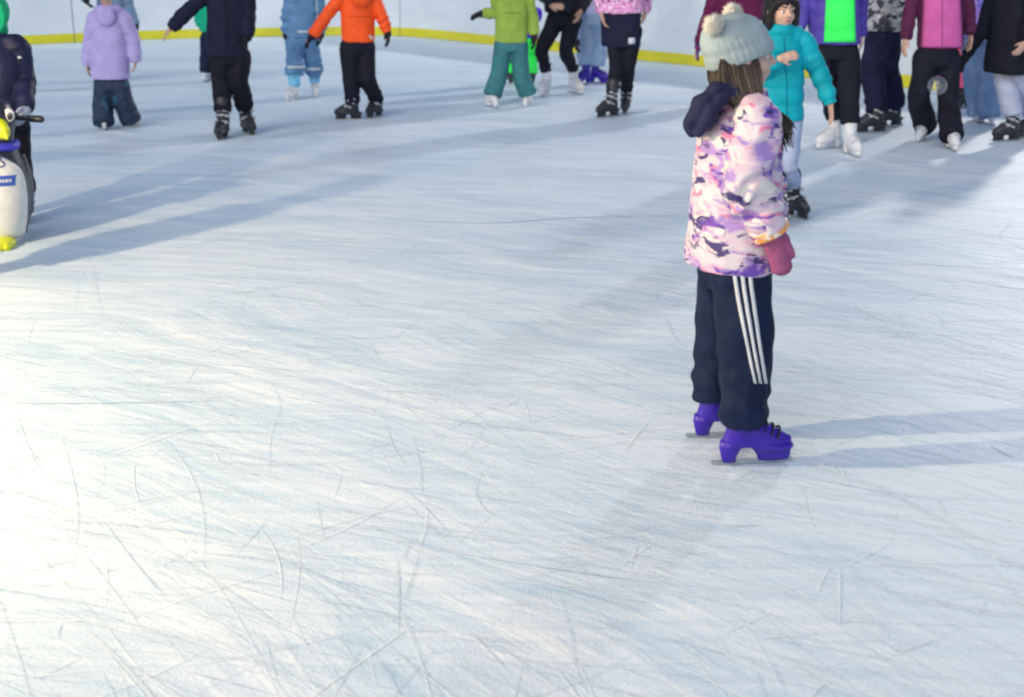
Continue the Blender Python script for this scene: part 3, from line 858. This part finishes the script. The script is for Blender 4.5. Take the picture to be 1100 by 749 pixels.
coat = person('skater in a dark coat and black trousers with one bare hand held out', feet=((240, 149), (266, 144)), hip=(247, 62), neck=(245, -18), h=1.36, yaw=10, jacket=fab('coat_navy_black', rgb(24, 28, 52), var=.2), trousers=black_leg, hem=(244, 60), w=(.16, .165), toes=(-8, 32), knees=((238, 88, -.02), (256, 88, -.02)),
    leg=(.085, .077, .07), arms=(((206, 8, -.03), (184, 30, -.06), (175, 40, -.07)), ((268, 14, 0), (267, 38, -.06), (262, 50, -.1))), voxel=.007, ankle_z=.2, kscale=1.08, sleeve=(.066, .06, .048), hands=('bare', 'glove'))

person('small child in a green top half hidden behind the dark coat', feet=((222, 88), (236, 88)), hip=(229, 42), neck=(228, -4), h=1.08, yaw=190, jacket=fab('emerald_jacket', rgb(20, 160, 125), var=.15), trousers=navy(), hem=(229, 34), w=(.145, .13), toes=(170, 190), leg=(.075, .07, .066),
    arms=(((212, 12, 0), (215, 28, 0), (219, 36, 0)), ((245, 15, 0), (246, 30, 0), (246, 38, 0))), skate=('figure', WHITE_BOOT, WHITE_BOOT), voxel=.009)

lil = fab('lilac_coat', rgb(176, 164, 216), rough=.7, var=.1)
lilac = person('child in a long lilac hooded coat and dark trousers seen from behind', feet=((112, 139), (141, 137)), hip=(120, 92), neck=(117, 13), h=1.08, yaw=178, jacket=lil, trousers=lilac_trim, hem=(119, 85), w=(.158, .145), dr=.75, toes=(-160, 155), leg=(.085, .084, .088), knees=((110, 110, 0), (132, 108, 0)),
    arms=(((97, 42, 0), (94, 70, 0), (95, 84, 0)), ((143, 42, 0), (146, 66, 0), (143, 80, 0))), hands=('bare', 'bare'), hood=lil, hairdo='none', hat=fab('pink_knit_hat', rgb(226, 190, 214), var=.1), voxel=.007, amp=.005, cuff=.055, ankle_z=.12, sleeve=(.062, .058, .05), quilt=(.22, .004), head=(113, -6), kscale=.95, skate=('figure', WHITE_BOOT, WHITE_BOOT))

person('skater in a grey blue jacket and black gloves near the wall behind the lilac coat', feet=((113, 87), (128, 87)), hip=(120, 30), neck=(119, -28), h=1.2, yaw=0, jacket=fab('steel_blue_jacket', rgb(118, 140, 168), var=.12), trousers=black_leg, hem=(120, 25), w=(.15, .15), arms=(((92, -14, -.1), (92, 0, -.25), (97, 8, -.3)), ((139, 8, 0), (146, 27, -.02), (148, 40, -.03))),
    hands=('glove', 'glove'), voxel=.009)

boy = person('child in a navy jacket and green hood pushing the penguin skating aid', feet=((-12, 240), (30, 237)), hip=(2, 138), neck=(-8, 42), h=1.27, yaw=5, jacket=fab('boy_navy_jacket', rgb(28, 33, 66), var=.2, rough=.5), trousers=black_leg, hem=(-2, 135), w=(.17, .165), toes=(-5, 12),
    arms=(((-40, 85, -.05), (-42, 118, -.18), (-40, 127, -.22)), ((27, 84, .02), (27, 117, -.13), (23, 130, -.19))), hands=('glove', 'glove'), hand_mat=fab('grey_glove', rgb(150, 160, 180), var=.15), hoodup=fab('green_hood', rgb(15, 165, 115), var=.12), hairdo='none', voxel=.006, amp=.006, head=(-11, 16), ankle_z=.17, sleeve=(.064, .058, .05), curl=.9)
patch_on('sleeve_badge', boy['jacket'], boy, white_trim, [((19, 61.0), (19.4, 63.4)), ((21, 60.4), (21.4, 62.8)), ((23, 60.8), (23.4, 63))], off=.003)

# an unseen child, added left of the picture to cast the long shadow
person('unseen child in a dark coat added to cast a long shadow across the ice', feet=((-112, 314), (-90, 310)), hip=(-101, 190), neck=(-99, 84), h=1.24, yaw=60, jacket=black_cloth, trousers=black_leg, hem=(-101, 180), w=(.24, .2), toes=(60, 60), voxel=.012)

def line_px(pts, wpx, n=24):
    out = []
    for i in range(n + 1):
        t = i / n * (len(pts) - 1); j = min(int(t), len(pts) - 2); f = t - j
        x, y = lerp(pts[j][0], pts[j + 1][0], f), lerp(pts[j][1], pts[j + 1][1], f)
        dx, dy = pts[j + 1][0] - pts[j][0], pts[j + 1][1] - pts[j][1]
        L = sqrt(dx * dx + dy * dy)
        out.append(((x - dy / L * wpx / 2, y + dx / L * wpx / 2), (x + dy / L * wpx / 2, y - dx / L * wpx / 2)))
    return out
def sewn(name, info, part, mat, pts, w, off=.0025):
    tgt = [c for c in info['body'].children if c.name.split('.')[0] == part][0]
    return patch_on(name, tgt, info, mat, line_px(pts, w), off=off)
zip_dark = fab('zip_dark', rgb(0, 112, 128))
sewn('zip', teal_kid, 'jacket', zip_dark, [(842, 40), (845, 90), (845, 128)], 1.2)
sewn('sleeve_badge', orange, 'jacket', white_trim, [(397, 38), (400, 42)], 2.2)
sewn('seam', orange, 'jacket', fab('orange_dark', rgb(190, 60, 24)), [(372, 18), (397, 18)], .8)
sewn('reflective_piping', over, 'jacket', white_trim, [(340, -2), (341, 30)], 1.0)
sewn('seam', coat, 'jacket', fab('coat_seam', rgb(12, 14, 28)), [(243, -4), (243, 56)], .9)
sewn('zip', lime, 'jacket', fab('lime_dark', rgb(92, 118, 46)), [(541, 14), (560, 14)], .8)
sewn('zip', pinkp, 'front_panel', fab('pink_dark', rgb(140, 60, 115)), [(1012, -10), (1012, 50)], .9)

# ------------------------------------------------------------------ penguin skating aid
pc = G(-4, 260)
pen = bpy.data.objects.new('penguin_skating_aid', None); col.objects.link(pen); pen.location = pc; pen.rotation_euler = (0, radians(3.5), 0)
tag(pen, 'black and white penguin shaped skating aid with yellow beak and feet', 'skating aid')
PB = plain('penguin_black', (.02, .022, .04, 1), .35, coat=.2)
PW = plain('penguin_white', (.78, .78, .76, 1), .4, coat=.2)
PY = plain('penguin_yellow', rgb(205, 214, 30), .4)
PBL = plain('penguin_blue', rgb(66, 62, 200), .45)
X, Y = Vector((1, 0, 0)), Vector((0, 1, 0))
prof = [(.035, .13), (.06, .165), (.14, .183), (.25, .19), (.34, .183), (.43, .16), (.5, .13), (.545, .108), (.585, .108), (.64, .118), (.7, .112), (.745, .085), (.772, .045), (.778, .012)]
prof = [(z, r * (.98 if z < .56 else 1.0)) for z, r in prof]
def pen_r(z):
    for (a, ra), (b, rb) in zip(prof, prof[1:]):
        if a <= z <= b: return ra + (rb - ra) * (z - a) / (b - a)
    return .02
HR = Matrix.Rotation(radians(42), 3, 'Z'); HO = Vector((.008, 0, 0))
def hd(x, y, z): return pc + HO + HR @ Vector((x, y, 0)) + UP * z
g = Geo(); g.loft([(pc + UP * z + HO * max(0, min(1, (z - .44) / .14)), r, r * .92) for z, r in prof], X, Y, seg=44)
pbody = skin_mesh('body', g, PB, pen, pc, voxel=.006, it=5)
# white belly shell, proud of the body
g = Geo(); n = 22; zs = [.045 + i * (.50 - .045) / 24 for i in range(25)]
outer, inner = [], []
for z in zs:
    tt = (z - .045) / (.455)
    half = radians(80) * (1 - max(0, (tt - .72) / .28) ** 2.2 * .75)
    r = pen_r(z) + .006
    for j in range(n + 1):
        a = -half + 2 * half * j / n
        outer.append(pc + Vector((sin(a) * r, -cos(a) * r * .92, z)))
        inner.append(pc + Vector((sin(a) * (r - .014), -cos(a) * (r - .014) * .92, z)))
m = len(outer); g.v = outer + inner; ncol = n + 1
for i in range(24):
    for j in range(n):
        a = i * ncol + j
        g.f.append((a, a + 1, a + ncol + 1, a + ncol)); g.f.append((m + a + ncol, m + a + ncol + 1, m + a + 1, m + a))
    a = i * ncol; g.f.append((a, a + ncol, m + a + ncol, m + a)); a += n; g.f.append((a + ncol, a, m + a, m + a + ncol))
for j in range(n):
    g.f.append((j + 1, j, m + j, m + j + 1)); a = 24 * ncol + j; g.f.append((a, a + 1, m + a + 1, m + a))
belly = raw('belly', g, PW, pen, pc)
bvb = bvh_of(belly, pc)
for sx in (-1, 1):
    g = Geo(); c = pc + Vector((sx * .095, -.135, .03)); g.ell(c, (.055, .08, .034)); g.ell(c + Vector((sx * .03, -.06, -.004)), (.026, .035, .022)); g.ell(c + Vector((-sx * .03, -.06, -.004)), (.026, .035, .022)); g.ell(c + Vector((0, -.075, -.004)), (.026, .035, .022))
    skin_mesh('foot', g, PY, pen, pc, voxel=.005, it=3)
    g = Geo(); g.loft([(pc + Vector((sx * .118, .07, .47)), .03, .03), (pc + Vector((sx * .148, .09, .38)), .018, .05), (pc + Vector((sx * .16, .10, .28)), .014, .05), (pc + Vector((sx * .155, .11, .19)), .01, .025)], X, Y, seg=18)
    skin_mesh('flipper', g, PB, pen, pc, voxel=.006, it=4)
    g = Geo(); g.ell(hd(sx * .05, -.094, .69), (.032, .022, .036))
    ey = raw('eye', g, PW, pen, pc)
    g = Geo(); g.ell(hd(sx * .047, -.115, .688), (.015, .007, .02)); raw('pupil', g, PB, ey, pc)
g = Geo(); g.tube([hd(0, -.085, .625), hd(0, -.14, .612), hd(0, -.18, .59)], [.06, .046, .014], seg=16, flat=.8)
skin_mesh('beak', g, PY, pen, pc, voxel=.005, it=3)
g = Geo()
g.tube([pc + HO * .6 + Vector((cos(a) * .118, sin(a) * .11, .528)) for a in [2 * pi * j / 16 for j in range(17)]], [.024] * 17, seg=10, sub=2)
skin_mesh('scarf', g, PBL, pen, pc, voxel=.006, it=3, disp=folds(.005, 20))
g = Geo(); g.tube([pc + Vector((-.21, .12, .655)), pc + Vector((.21, .12, .655))], [.014, .014], seg=14)
for sx in (-1, 1): g.tube([pc + Vector((sx * .06, .06, .6)), pc + Vector((sx * .06, .12, .655))], [.014, .014], seg=12)
hb = skin_mesh('handle', g, BLACK_PLASTIC, pen, pc, voxel=.005, it=2)
g = Geo()
for sx in (-1, 1): g.tube([pc + Vector((sx * .17, .12, .655)), pc + Vector((sx * .225, .12, .655))], [.019, .019], seg=14)
raw('grip', g, BLACK_PLASTIC, hb, pc)
# runner plate
g = Geo(); g.loft([(pc + UP * .002, .115, .16), (pc + UP * .03, .12, .165), (pc + UP * .04, .11, .155)], X, Y, seg=36); raw('base', g, PW, pen, pc)
def on_belly(name, pts_faces, mat, off):
    vs, fs = pts_faces
    g = Geo(); nv = len(vs)
    ok = []
    for (x, z) in vs:
        h_ = bvb.ray_cast(pc + Vector((x, -1, z)), Vector((0, 1, 0)))
        p = h_[0] if h_[0] is not None else pc + Vector((x, -.15, z))
        ok.append(p)
    g.v = [p + Vector((0, -off, 0)) for p in ok] + [p + Vector((0, .002, 0)) for p in ok]
    g.f = [tuple(f) for f in fs] + [tuple(nv + i for i in reversed(f)) for f in fs]
    edges = {}
    for f in fs:
        for a, b in zip(f, list(f[1:]) + [f[0]]): edges[(a, b)] = 1
    for (a, b) in list(edges):
        if (b, a) not in edges: g.f.append((b, a, nv + a, nv + b))
    return raw(name, g, mat, pen, pc, smooth=False)
def grid(x0, x1, z0, z1, nx=14, nz=2):
    vs = [(lerp(x0, x1, i / nx), lerp(z0, z1, j / nz)) for j in range(nz + 1) for i in range(nx + 1)]
    fs = [(j * (nx + 1) + i, j * (nx + 1) + i + 1, (j + 1) * (nx + 1) + i + 1, (j + 1) * (nx + 1) + i) for j in range(nz) for i in range(nx)]
    return vs, fs
on_belly('label', grid(-.06, .15, .335, .388), plain('label_blue', rgb(68, 98, 190), .4), .003)
for x0, x1 in ((.085, .094), (.098, .107), (.111, .122), (.126, .135), (-.05, -.02), (-.01, .06)):
    on_belly('label_lettering', grid(x0, x1, .355, .369, 4, 1), PW, .0045)
def letter(ch, x, z, size, mat):
    cu = bpy.data.curves.new('t', 'FONT'); cu.body = ch; cu.size = size; cu.resolution_u = 4
    t = bpy.data.objects.new('t', cu); col.objects.link(t)
    dg = bpy.context.evaluated_depsgraph_get(); dg.update()
    me = bpy.data.meshes.new_from_object(t.evaluated_get(dg))
    vs = [(x + v.co.x, z + v.co.y) for v in me.vertices]; fs = [tuple(p.vertices) for p in me.polygons]
    bpy.data.objects.remove(t); bpy.data.meshes.remove(me)
    on_belly('lettering', (vs, fs), mat, .003)
letter('S', .07, .43, .085, plain('letter_grey', rgb(96, 104, 150), .5))

# ------------------------------------------------------------------ soap bubble
t = NT('soap_film')
lw = t.n('ShaderNodeLayerWeight'); lw.inputs['Blend'].default_value = .22
tr = t.n('ShaderNodeBsdfTransparent'); gl = t.n('ShaderNodeBsdfGlossy'); gl.inputs['Roughness'].default_value = .06
mx = t.n('ShaderNodeMixShader')
t.l(t.math('ADD', t.math('MULTIPLY', lw.outputs['Facing'], .55), .1), mx.inputs[0]); t.l(tr.outputs[0], mx.inputs[1]); t.l(gl.outputs[0], mx.inputs[2])
t.l(mx.outputs[0], t.t.nodes['Material Output'].inputs['Surface'])
bp = U(1007, 92, 10.0)
g = Geo(); g.ell(Vector((0, 0, 0)), (.068, .068, .068), seg=40, nr=24)
b = raw('soap_bubble', g, t.m); b.location = bp
tag(b, 'clear soap bubble floating in front of the flared dark trousers', 'bubble')

# ------------------------------------------------------------------ rink wall
base = [(21, 48.7), (85, 45.9), (150, 43), (220, 41), (300, 39.3), (360, 38.2), (415, 37.8), (450, 40), (490, 44.2), (530, 48.3), (600, 55.7), (690, 65.4), (750, 71.3), (840, 81), (920, 89.3), (980, 95), (1040, 100.3)]
P = [G(*q) for q in base]
P = [Vector((-15, -8, 0)), Vector((-15, 0, 0)), Vector((-15, 8, 0)), Vector((-13.6, 13.5, 0)), Vector((-11, 16.6, 0))] + P
e = P[-1]
P += [e + Vector((1.6, -1.1, 0)), e + Vector((3.4, -2.9, 0)), Vector((9.6, 8, 0)), Vector((10.2, 3, 0)), Vector((10.2, -8, 0))]
def spline(P, step=.12):
    out = []
    for i in range(len(P) - 1):
        p0, p1, p2, p3 = P[max(i - 1, 0)], P[i], P[i + 1], P[min(i + 2, len(P) - 1)]
        n = max(2, int((p2 - p1).length / step))
        for j in range(n):
            t = j / n
            out.append(.5 * (2 * p1 + (p2 - p0) * t + (2 * p0 - 5 * p1 + 4 * p2 - p3) * t * t + (3 * p1 - p0 - 3 * p2 + p3) * t ** 3))
    out.append(P[-1]); return out
path = spline(P)
for _ in range(30):
    path = [path[0]] + [(path[i - 1] + path[i] * 2 + path[i + 1]) / 4 for i in range(1, len(path) - 1)] + [path[-1]]
cum = [0]
for a, b in zip(path, path[1:]): cum.append(cum[-1] + (b - a).length)
def at(s):
    s = max(0, min(cum[-1] - 1e-6, s))
    lo, hi = 0, len(cum) - 1
    while hi - lo > 1:
        m_ = (lo + hi) // 2
        if cum[m_] <= s: lo = m_
        else: hi = m_
    t = (s - cum[lo]) / max(cum[hi] - cum[lo], 1e-9)
    p = path[lo].lerp(path[hi], t); d = (path[hi] - path[lo]).normalized()
    return p, Vector((d.y, -d.x, 0))          # point and the normal towards the rink
t = NT('board_white'); v = t.coord((1, 1, 2.2))
c = t.mix(t.ramp(t.noise(v, 1.6, 5, .6), .3, .7), (.61, .68, .73, 1), (.71, .77, .81, 1))
scuff = t.ramp(t.noise(t.coord((2, 2, 14)), 6, 4, .7), .66, .72)
c = t.mix(t.math('MULTIPLY', scuff, .55), c, (.35, .38, .42, 1)); t.color(c); t.rough(.38)
BOARD = t.m
t = NT('kick_yellow'); v = t.coord((1, 1, 3)); c = t.mix(t.ramp(t.noise(v, 3, 5, .6), .35, .7), (.60, .55, .015, 1), (.72, .66, .03, 1))
c = t.mix(t.math('MULTIPLY', t.ramp(t.noise(t.coord((3, 3, 18)), 5, 4, .7), .6, .7), .4), c, (.3, .28, .12, 1)); t.color(c); t.rough(.42)
KICK = t.m
RAIL = plain('rail_white', (.72, .75, .78, 1), .4)
wall = bpy.data.objects.new('rink_wall', None); col.objects.link(wall); wall.location = path[len(path) // 2]
tag(wall, 'long curved white rink wall with a yellow strip along its foot', 'wall')
wo = wall.location.copy()
def strip(s0, s1, prof, name, mat, smooth=False):
    """prof: closed outline of (offset towards the rink, height)"""
    n = max(2, int((s1 - s0) / .2)); g = Geo(); rs = []
    for i in range(n + 1):
        p, nn = at(lerp(s0, s1, i / n))
        rs.append([p + nn * a + UP * z for a, z in prof])
    g.rings(rs)
    return raw(name, g, mat, wall, wo, smooth=False)
seam = min(range(len(path)), key=lambda i: (path[i] - G(84, 46)).length)
S0 = cum[seam] % 2.4
s = S0 - 2.4
while s < cum[-1]:
    a, b = max(0, s + .007), min(cum[-1], s + 2.393)
    if b - a > .3:
        strip(a, b, [(0, .01), (0, 1.1), (-.05, 1.1), (-.05, .01)], 'board_panel', BOARD)
        strip(a, b, [(.006, .005), (.006, .126), (.004, .13), (.001, .13), (.001, .005)], 'kick_strip', KICK)
        strip(a, b, [(.012, 1.102), (.012, 1.135), (.004, 1.142), (-.055, 1.142), (-.063, 1.135), (-.063, 1.102)], 'top_rail', RAIL)
    s += 2.4

# ------------------------------------------------------------------ ice
CX, CY = -7.0, -5.0
t = NT('ice')
tc = t.n('ShaderNodeTexCoord'); sx = t.n('ShaderNodeSeparateXYZ'); t.l(tc.outputs['Object'], sx.inputs[0])
dx = t.math('SUBTRACT', sx.outputs[0], CX); dy = t.math('SUBTRACT', sx.outputs[1], CY)
rr = t.math('SQRT', t.math('ADD', t.math('MULTIPLY', dx, dx), t.math('MULTIPLY', dy, dy)))
an = t.math('MULTIPLY', t.math('ARCTAN2', dy, dx), 12.0)
wob = t.noise(tc.outputs['Object'], .35, 2)
rr2 = t.math('ADD', rr, t.math('MULTIPLY', wob, 1.6))
def polar(ku, kv, off=0):
    cb = t.n('ShaderNodeCombineXYZ'); t.l(t.math('MULTIPLY', an, ku), cb.inputs[0]); t.l(t.math('MULTIPLY', rr2, kv), cb.inputs[1]); cb.inputs[2].default_value = off
    return cb.outputs[0]
n_big = t.noise(polar(.35, 1.6), 1, 4, .6, .3)
n_mid = t.noise(polar(1.1, 9, 3), 1, 5, .62, .5)
n_fine = t.noise(polar(2.2, 34, 7), 1, 4, .6, .4)
n_patch = t.noise(tc.outputs['Object'], .8, 5, .6)
n_grain = t.noise(tc.outputs['Object'], 85, 3, .7)
# a second family of strokes across the first
mp = t.n('ShaderNodeMapping'); mp.inputs['Rotation'].default_value = (0, 0, radians(14)); mp.inputs['Scale'].default_value = (.9, 15, 1); t.l(tc.outputs['Object'], mp.inputs[0])
n_x = t.noise(mp.outputs[0], 1, 5, .6, .8)
f = t.math('ADD', t.math('MULTIPLY', n_big, .8), t.math('MULTIPLY', n_mid, .9))
f = t.math('ADD', f, t.math('MULTIPLY', n_fine, .65)); mp2 = t.n('ShaderNodeMapping'); mp2.inputs['Rotation'].default_value = (0, 0, radians(-58)); mp2.inputs['Scale'].default_value = (1.6, 26, 1); t.l(tc.outputs['Object'], mp2.inputs[0])
n_y = t.noise(mp2.outputs[0], 1, 4, .6, 1.2)
f = t.math('ADD', f, t.math('MULTIPLY', n_x, .6)); f = t.math('ADD', f, t.math('MULTIPLY', n_y, .42)); f = t.math('ADD', f, t.math('MULTIPLY', n_patch, .45))
f = t.math('ADD', f, t.math('MULTIPLY', n_grain, .62))
snow = t.ramp(f, 1.86, 2.54)
colr = t.mix(snow, (.46, .63, .76, 1), (.79, .86, .905, 1))
t.color(colr)
t.l(t.math('ADD', t.math('MULTIPLY', snow, .3), .34), t.b.inputs['Roughness'])
t.b.inputs['IOR'].default_value = 1.31
hgt = t.math('ADD', t.math('MULTIPLY', n_fine, .6), t.math('MULTIPLY', n_grain, .55)); hgt = t.math('ADD', hgt, t.math('MULTIPLY', n_mid, .9)); hgt = t.math('ADD', hgt, t.math('MULTIPLY', n_x, .5))
t.bump(hgt, .42, .012)
ICE = t.m
me = bpy.data.meshes.new('ice')
pts = [tuple(p) for p in path[::4]] + [(10.2, -12, 0), (-15, -12, 0)]
me.from_pydata(pts, [], [tuple(range(len(pts)))])
ice = link('ice', me, ICE)
if me.polygons[0].normal.z < 0: me.flip_normals()
tag(ice, kind='structure')
g = Geo(); g.v = [Vector(q) for q in ((-250, -250, -.06), (250, -250, -.06), (250, 250, -.06), (-250, 250, -.06))]; g.f = [(0, 1, 2, 3)]
t = NT('asphalt'); t.color(t.mix(t.noise(t.coord(), 6, 6), (.03, .03, .034, 1), (.07, .07, .075, 1))); t.rough(.85)
tag(raw('ground', g, t.m, smooth=False), kind='structure')

# skate marks: thin grooves with a snowy or bluish edge, lying on the ice
def mark_mat(name, c, r):
    t = NT(name); n1 = t.noise(t.coord(), 30, 3); t.color(t.mix(t.ramp(n1, .3, .7), c, (c[0] * .9, c[1] * .9, c[2] * .92, 1))); t.rough(r); return t.m
MK = [mark_mat('mark_snow', (.82, .88, .91, 1), .8), mark_mat('mark_blue', (.58, .70, .79, 1), .5), mark_mat('mark_grey', (.42, .53, .64, 1), .5), mark_mat('mark_pale', (.64, .75, .82, 1), .55)]
V, Fc, MI = [], [], []
rnd = random.Random(21)
def ribbon(pts, wd, mi, z):
    n = len(pts); b0 = len(V)
    for i, p in enumerate(pts):
        a, b = pts[max(i - 1, 0)], pts[min(i + 1, n - 1)]
        d = (b - a).normalized(); nn = Vector((-d.y, d.x, 0))
        t = i / (n - 1); w_ = wd * (.12 + .88 * sin(pi * min(max(t, .0), 1)) ** .5) * .5
        V.append((p.x + nn.x * w_, p.y + nn.y * w_, z)); V.append((p.x - nn.x * w_, p.y - nn.y * w_, z))
    for i in range(n - 1):
        q_ = b0 + 2 * i; Fc.append((q_, q_ + 1, q_ + 3, q_ + 2)); MI.append(mi)
def stroke(x, y, ang, L, curv, wd, mi, z):
    n = max(5, int(L / .07)); p = Vector((x, y, 0)); pts = [p.copy()]
    for i in range(n):
        ang += curv * L / n; p = p + Vector((cos(ang), sin(ang), 0)) * (L / n); pts.append(p.copy())
    ribbon(pts, wd, mi, z)
cnt = 0
while cnt < 6500:
    y = rnd.uniform(2.0, 15) if rnd.random() < .45 else rnd.uniform(2.0, 8.0); x = rnd.uniform(-.42 * y - 1, .42 * y + 1)
    tan = math.atan2(y - CY, x - CX) - pi / 2
    u = rnd.random()
    if u < .62: a = tan + rnd.gauss(0, .26); L = rnd.uniform(.08, 1.1); cv = rnd.gauss(0, .12)
    elif u < .93: a = tan + rnd.gauss(.35, .6); L = rnd.uniform(.08, .6); cv = rnd.gauss(0, .6)
    else: a = rnd.uniform(0, pi); L = rnd.uniform(.08, .45); cv = rnd.gauss(0, .7)
    mi = rnd.choices((0, 1, 2, 3), (.5, .14, .02, .34))[0]
    wd = rnd.uniform(.001, .0034) if mi else rnd.uniform(.0012, .0045)
    if mi == 3 and rnd.random() < .06: wd *= 3
    if y > 8: wd *= 1.2
    stroke(x, y, a, L, cv, wd, mi, rnd.uniform(.0012, .004)); cnt += 1
for pxs, wd, mi in (([(65, 470), (78, 515), (83, 560), (76, 612)], .006, 2), ([(150, 452), (185, 482), (208, 518), (218, 560), (217, 612)], .006, 2), ([(100, 285), (104, 315), (110, 338)], .007, 2), ([(85, 300), (82, 320), (78, 338)], .005, 1),
                   ([(515, 508), (510, 530), (522, 550), (552, 566), (575, 575)], .009, 1), ([(622, 330), (645, 328), (660, 338), (682, 348)], .009, 2), ([(548, 194), (566, 198), (568, 207), (556, 212)], .008, 1), ([(290, 410), (300, 435), (290, 470), (288, 510)], .006, 2),
                   ([(600, 640), (612, 680), (618, 720), (632, 749)], .006, 2), ([(432, 660), (445, 690), (455, 720), (475, 748)], .006, 2), ([(55, 690), (65, 670), (60, 690)], .006, 1), ([(440, 462), (450, 500), (452, 528), (465, 545)], .006, 1), ([(395, 365), (402, 380), (410, 392)], .008, 2),
                   ([(910, 605), (930, 640), (948, 655), (950, 690)], .006, 1), ([(870, 749), (893, 730)], .008, 2), ([(15, 440), (30, 480), (45, 500)], .005, 2), ([(110, 560), (140, 600), (175, 640)], .008, 1), ([(190, 720), (250, 735), (300, 749)], .01, 1), ([(690, 260), (760, 262), (860, 268), (960, 262)], .02, 3),
                   ([(400, 235), (520, 240), (620, 234), (740, 232)], .05, 3), ([(870, 183), (960, 184), (1050, 188), (1110, 190)], .03, 1)):
    pts = spline([G(*q_) for q_ in pxs], .03)
    ribbon(pts, wd * (.34 if wd < .015 else .35), 3, .0045)
me = bpy.data.meshes.new('skate_marks'); me.from_pydata(V, [], Fc)
for m_ in MK: me.materials.append(m_)
me.polygons.foreach_set('material_index', MI)
mk = link('skate_marks', me, None)
tag(mk, 'thin curved skate marks cut into the ice', 'marks', kind='stuff')
# ice shavings: small crumbs of snow
V2, F2 = [], []
def crumb(x, y, r):
    b0 = len(V2)
    for k_ in range(6):
        dv = ((1, 0, 0), (-1, 0, 0), (0, 1, 0), (0, -1, 0), (0, 0, 1), (0, 0, -.3))[k_]
        V2.append((x + dv[0] * r * rnd.uniform(.6, 1.4), y + dv[1] * r * rnd.uniform(.6, 1.4), max(0.0005, dv[2] * r * rnd.uniform(.4, .9) + .0006)))
    for f_ in ((0, 2, 4), (2, 1, 4), (1, 3, 4), (3, 0, 4)): F2.append(tuple(b0 + i for i in f_))
for _ in range(2600):
    y = rnd.uniform(2.2, 9); x = rnd.uniform(-.42 * y, .42 * y); crumb(x, y, rnd.uniform(.001, .003))
for i in range(70):
    p0 = G(rnd.gauss(850, 70), rnd.gauss(502, 5)); crumb(p0.x, p0.y, rnd.uniform(.0012, .0035))
me = bpy.data.meshes.new('ice_shavings'); me.from_pydata(V2, [], F2)
tag(link('ice_shavings', me, MK[0]), 'tiny crumbs of scraped snow scattered over the ice', 'snow', kind='stuff')

# ------------------------------------------------------------------ light
world = bpy.data.worlds.new('World'); scene.world = world; world.use_nodes = True
wt = world.node_tree
sky = wt.nodes.new('ShaderNodeTexSky'); sky.sky_type = 'NISHITA'; sky.sun_disc = False
SUN_EL, SUN_ROT = radians(40), radians(203)
sky.sun_elevation = SUN_EL; sky.sun_rotation = SUN_ROT; sky.dust_density = 1.6; sky.air_density = 1.0
wt.links.new(sky.outputs[0], wt.nodes['Background'].inputs[0]); wt.nodes['Background'].inputs[1].default_value = .105
sl = bpy.data.lights.new('soft_fill', 'SUN'); sl.energy = .55; sl.angle = radians(50); sl.color = (1, .95, .88)  # weak wide lamp added as overall fill; no sun shines at this night rink
so = bpy.data.objects.new('soft_fill', sl); col.objects.link(so)
sdir = Vector((sin(SUN_ROT) * cos(SUN_EL), cos(SUN_ROT) * cos(SUN_EL), sin(SUN_EL)))
so.rotation_euler = sdir.to_track_quat('Z', 'Y').to_euler()
def spot(name, loc, aim, energy, size, radius, color, blend=.9):
    l = bpy.data.lights.new(name, 'SPOT'); l.energy = energy; l.spot_size = radians(size); l.spot_blend = blend; l.shadow_soft_size = radius; l.color = color
    o = bpy.data.objects.new(name, l); col.objects.link(o); o.location = loc
    o.rotation_euler = (Vector(loc) - Vector(aim)).to_track_quat('Z', 'Y').to_euler()
spot('floodlight_side', (-4.4, 3.5, 2.3), (-.8, 5.2, 0), 980, 135, .08, (1, .75, .43), .9)
spot('floodlight_behind_wall', (9.5, 22, 7), (-2, 14, 0), 3300, 110, .4, (1, .95, .86), .6)

spot('floodlight_front', (3.3, -4, 4.2), (.6, 16.5, 1.0), 1500, 24, .1, (.95, .97, 1), 1.0)

# ------------------------------------------------------------------ output
scene.render.engine = 'CYCLES'
scene.view_settings.view_transform = 'Standard'
scene.view_settings.look = 'None'
scene.view_settings.exposure = 0.3
scene.view_settings.gamma = 1.0
scene.cycles.filter_width = 2.2
scene.render.resolution_x, scene.render.resolution_y = 1024, 697
